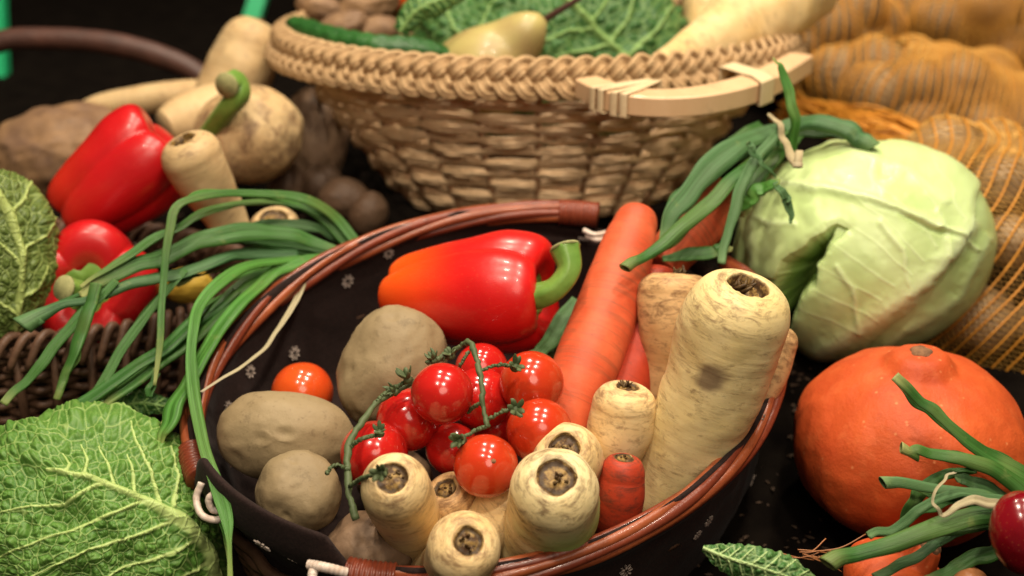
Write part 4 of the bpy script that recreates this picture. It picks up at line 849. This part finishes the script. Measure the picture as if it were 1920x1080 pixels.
mb = MB(); C = catm([Q(*p) for p in ((-120, 250, 1.34), (-80, 120, 1.34), (0, 78, 1.34), (90, 72, 1.34), (200, 80, 1.34), (300, 105, 1.34), (380, 145, 1.34), (450, 230, 1.34), (480, 330, 1.34))], 80)
mb.tube(C, px(21, 1.34)*(1+.05*fbm(C*30, 2, 2)), 16); mb.build('handle', M['bark'], lb)
c1 = Q(222, 340, 1.10)
pepper('large glossy red pepper on its side, above the other red pepper at the left', c1, Q(315, 262, 1.10)-Q(140, 405, 1.10), px(240, 1.1), px(100, 1.1), M['pepper_left'],
       [(Q(385, 262, 1.15), .0085), (Q(400, 240, 1.14), .0085), (Q(425, 205, 1.12), .0082), (Q(447, 178, 1.11), .0088), (Q(440, 155, 1.11), .0095), (Q(425, 160, 1.10), .0095)], lobes=4, seed=5, roll=.5, taper=.80, k=lambda V: np.clip(sstep(.0, .05, -(V-c1)@RT)*.7, 0, 1))
c2 = Q(172, 540, 1.04)
pepper('red pepper with its green stem end facing out, in the dark wicker basket', c2, Q(150, 550, .98)-Q(175, 540, 1.05), px(200, 1.0), px(124, 1.0), M['pepper_left'],
       [(Q(160, 553, 1.0), .008), (Q(150, 548, .99), .0078), (Q(140, 545, .975), .0075), (Q(120, 540, .965), .0085)], lobes=4, seed=8, roll=.3, taper=.9)
blob('yellow_squash', 'yellow vegetable glimpsed through the onion greens beside the red pepper', 'squash', 350, 535, 1.06, 50, 34, 30, 0, M['pulp'], .05, 51)
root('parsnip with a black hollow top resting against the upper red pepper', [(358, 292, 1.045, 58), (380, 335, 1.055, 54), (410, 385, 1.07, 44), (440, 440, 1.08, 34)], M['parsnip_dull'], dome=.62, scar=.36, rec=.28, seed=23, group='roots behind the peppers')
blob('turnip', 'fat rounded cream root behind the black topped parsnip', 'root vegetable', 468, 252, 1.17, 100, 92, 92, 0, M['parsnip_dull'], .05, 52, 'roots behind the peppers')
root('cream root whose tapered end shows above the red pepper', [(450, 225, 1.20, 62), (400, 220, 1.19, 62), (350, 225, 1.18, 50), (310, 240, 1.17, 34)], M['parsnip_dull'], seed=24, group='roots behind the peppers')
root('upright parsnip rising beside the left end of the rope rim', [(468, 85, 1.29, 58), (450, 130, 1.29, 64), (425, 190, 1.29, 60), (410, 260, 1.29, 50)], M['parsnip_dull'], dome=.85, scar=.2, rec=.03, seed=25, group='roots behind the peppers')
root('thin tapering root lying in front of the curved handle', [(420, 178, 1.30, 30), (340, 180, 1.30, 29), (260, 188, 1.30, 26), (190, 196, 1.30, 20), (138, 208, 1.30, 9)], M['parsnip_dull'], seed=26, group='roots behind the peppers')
blob('celeriac', 'large rough brown celeriac behind the upper red pepper', 'celeriac', 115, 290, 1.28, 140, 92, 100, 12, M['celeriac'], .09, 53, fs=2.2)
blob('celeriac', 'brown knobbly celeriac under the left end of the rope rim', 'celeriac', 590, 255, 1.27, 62, 95, 60, 0, M['potato_brown'], .07, 54, fs=2.2)
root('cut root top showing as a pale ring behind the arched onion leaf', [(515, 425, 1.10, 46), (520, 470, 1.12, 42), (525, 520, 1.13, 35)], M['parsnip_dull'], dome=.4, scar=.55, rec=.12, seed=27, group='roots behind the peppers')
for i, (x, y, d, r, lab) in enumerate(((645, 375, 1.16, 42, 'shade-darkened potato in the gap left of the pale basket'), (600, 345, 1.20, 36, 'small shade-darkened potato behind the arched onion leaf'), (690, 400, 1.15, 36, 'shade-darkened potato tucked under the pale basket wall'), (540, 350, 1.2, 40, 'shade-darkened potato under the fat cream root'))):
    blob('potato', lab, 'potato', x, y, d+.03, r*1.2, r, r, i*30, M['potato_shaded'], .05, 60+i, 'shade-darkened potatoes beside the pale basket')

# ---------------------------------------------------------------- netted sacks
def sack(label, cx, cy, d, rx, ry, rz, rot, npot, rho, seed, step, seg, thick, thin, mat, pot_label, smooth=10):
    c = Q(cx, cy, d); s = d/FPX; a = radians(rot); ex = cos(a)*RT+sin(a)*UP; ey = -sin(a)*RT+cos(a)*UP; ez = -FW
    Mx = np.array([ex, ey, ez]); rad = A(rx*s, ry*s, rz*s); rg = np.random.default_rng(seed)
    i = np.arange(npot)+.5; ph = np.arccos(1-2*i/npot); th = pi*(1+5**.5)*i
    U = np.c_[np.cos(th)*np.sin(ph), np.sin(th)*np.sin(ph), np.cos(ph)]+rg.normal(size=(npot, 3))*.06
    cen = nz(U)*(rad-rho*.85); rr = rho*rg.uniform(.85, 1.15, npot)
    def surf(D):
        base = 1/np.sqrt((D/rad*1.06)**2 @ np.ones(3)); acc = base.copy()
        for q, r_ in zip(cen, rr):
            t = D@q; p2 = (q@q)-t*t; w_ = r_*r_-p2; hit = np.where(w_ > 0, t+np.sqrt(np.clip(w_, 0, None)), 0); hit = np.where(t > 0, hit, 0); acc = np.maximum(acc, hit)
        return acc
    sk = empty('net_sack', c-A(0, 0, .05), label, 'sack', 'orange net sacks at the right')
    # net: thick rings with zigzag threads between, wrapped loosely
    per = 2*pi*max(ry, rz)*s; nr = int(pi*max(rx, ry)*s/step); mb = MB()
    def ring(pi_, n): # pi_: polar angle from ex axis, array ok
        t = np.linspace(0, 2*pi, n, endpoint=False); return t
    def dirs(p, t): return np.stack([np.cos(p), np.sin(p)*np.cos(t), np.sin(p)*np.sin(t)], -1)
    def pts(p, t):
        D = dirs(p, t); r_ = surf(D)
        return D*(r_[:, None]+.0012)
    # pre-smooth surface on a table to let the net bridge the gaps between potatoes
    PT = np.linspace(.02, pi-.02, 150); TT = np.linspace(0, 2*pi, 240, endpoint=False); g = surf(dirs(*np.meshgrid(PT, TT, indexing='ij')).reshape(-1, 3)).reshape(150, 240)
    for _ in range(smooth): g2 = (g+np.roll(g, 1, 1)+np.roll(g, -1, 1)+np.vstack([g[:1], g[:-1]])+np.vstack([g[1:], g[-1:]]))/5; g = np.maximum(g2, g)*.6+g2*.4
    def net_r(p, t):
        fp = np.clip((p-.02)/(pi-.04)*149, 0, 148.999); ip = fp.astype(int); f = fp-ip; ft = (t % (2*pi))/(2*pi)*240; it = ft.astype(int) % 240; h = ft-np.floor(ft); i2 = (it+1) % 240
        return (g[ip, it]*(1-f)+g[ip+1, it]*f)*(1-h)+(g[ip, i2]*(1-f)+g[ip+1, i2]*f)*h
    def world(p, t, lift=.0015):
        L = dirs(p, t)*(net_r(p, t)+lift)[:, None]; return c+L@Mx
    ps = np.linspace(.12, pi-.12, nr)
    def wob(p, t): return p+.035*vn(np.stack([np.cos(t)*2.2, np.sin(t)*2.2, p*5], -1), seed)*np.sin(p)
    for k in range(nr):
        t = np.linspace(0, 2*pi, 260, endpoint=False); p = wob(np.full(260, ps[k]), t); W = world(p, t); vis = 1
        mb.tube(W, thick, 4, closed=True)
        if k < nr-1:
            nsg = max(20, int(per*math.sin(ps[k])/seg)); t = np.linspace(0, 2*pi, nsg*2, endpoint=False); z_ = (np.arange(nsg*2) % 2)
            p = ps[k]+(ps[k+1]-ps[k])*z_; p = wob(p, t); mb.tube(world(p, t, .0010), thin, 3, closed=True, mat=1)
    mb.build('net', [mat, M['net_pale']], sk)
    # what the net holds: only potatoes on the seen side
    for j, (q, r_) in enumerate(zip(cen, rr)):
        if q[2] < -.25*rad[2]: continue
        w_ = c+q@Mx; x, y, dd = proj(w_)
        if x > 1990 or y < -70 or (x < 1880 and y > 760): continue
        blob('potato', pot_label, 'potato', x, y, dd, r_/dd*FPX*.99, r_/dd*FPX*.9, r_/dd*FPX*.95, rg.uniform(-60, 60), M['sack_potato'], .05, seed*50+j, pot_label, n=24, m=32)
sack('front orange net sack of potatoes lying under and beside the pale cabbage', 1885, 565, 1.20, 390, 300, 280, -38, 60, .027, 1, .0135, .0052, .0010, .00075, M['net'], 'potato held in the front orange net sack', 22)
sack('middle orange net sack with a swollen rounded top behind the front one', 1780, 235, 1.44, 290, 140, 190, -18, 40, .031, 2, .0115, .0058, .0013, .0010, M['net_dull'], 'potato held in the middle orange net sack', 6)
sack('rear orange net sack in the top right corner', 1880, 70, 1.64, 235, 140, 180, -10, 34, .033, 3, .0105, .0055, .0015, .0012, M['net_dull'], 'potato held in the top right orange net sack', 6)
sack('shaded orange net sack directly behind the rope rimmed basket', 1530, 50, 1.50, 150, 135, 150, 0, 30, .031, 4, .0105, .0060, .0012, .0010, M['net_dull'], 'potato held in the net sack behind the rope rimmed basket', 6)
sk = bpy.data.objects['net_sack']; mb = MB(); Cf = catm([Q(*p) for p in ((1480, 205, 1.33), (1560, 222, 1.30), (1640, 240, 1.27), (1730, 272, 1.24), (1820, 312, 1.22), (1900, 362, 1.20), (1980, 420, 1.20))], 160)
T, Nn, B_ = frames(Cf); q = np.linspace(0, 1, 160)
for j in range(110):
    a0 = rng.uniform(0, 6.28); rr = .019*math.sqrt(rng.uniform(.25, 1)); a = a0+q*rng.uniform(2, 4)+.5*vn(np.c_[q*9, q*0+j, q*0], 4); R_ = rr*(1+.35*vn(np.c_[q*7, q*0+j, q*0+5], 5))
    mb.tube(Cf+Nn*(R_*np.cos(a)*.7)[:, None]+B_*(R_*np.sin(a)*1.3)[:, None], .0009, 4)
mb.build('bunched_net', M['net'], sk)

mb = MB(); rg = np.random.default_rng(77)
for i in range(260):
    x, y = (rg.uniform(1250, 1660), rg.uniform(860, 1080)) if i < 150 else (rg.uniform(300, 720), rg.uniform(300, 470)) if i < 200 else (rg.uniform(1480, 1540), rg.uniform(660, 900))
    ry_ = Q(x, y, 1)-CAM; lo = .8
    for d in np.linspace(.75, 1.5, 120):
        p = CAM+ry_*d
        if p[2] < float(slope_z(p[1]))+.001: break
    u = nz(rg.normal(size=3)); sz = rg.uniform(.0012, .0042); w_ = nz(np.cross(u, A(.2, .3, 1)))
    mb.tube(np.array([p-u*sz*A(1, 1, .2), p+w_*sz*.3, p+u*sz*A(1, 1, .2)]), [sz*.2, sz*.55, sz*.15], 5, flat=.4)
tag(mb.build('soil_crumbs', M['crumb']), 'scattered soil crumbs and dry skin flakes on the dark cloth', 'crumbs', kind='stuff')
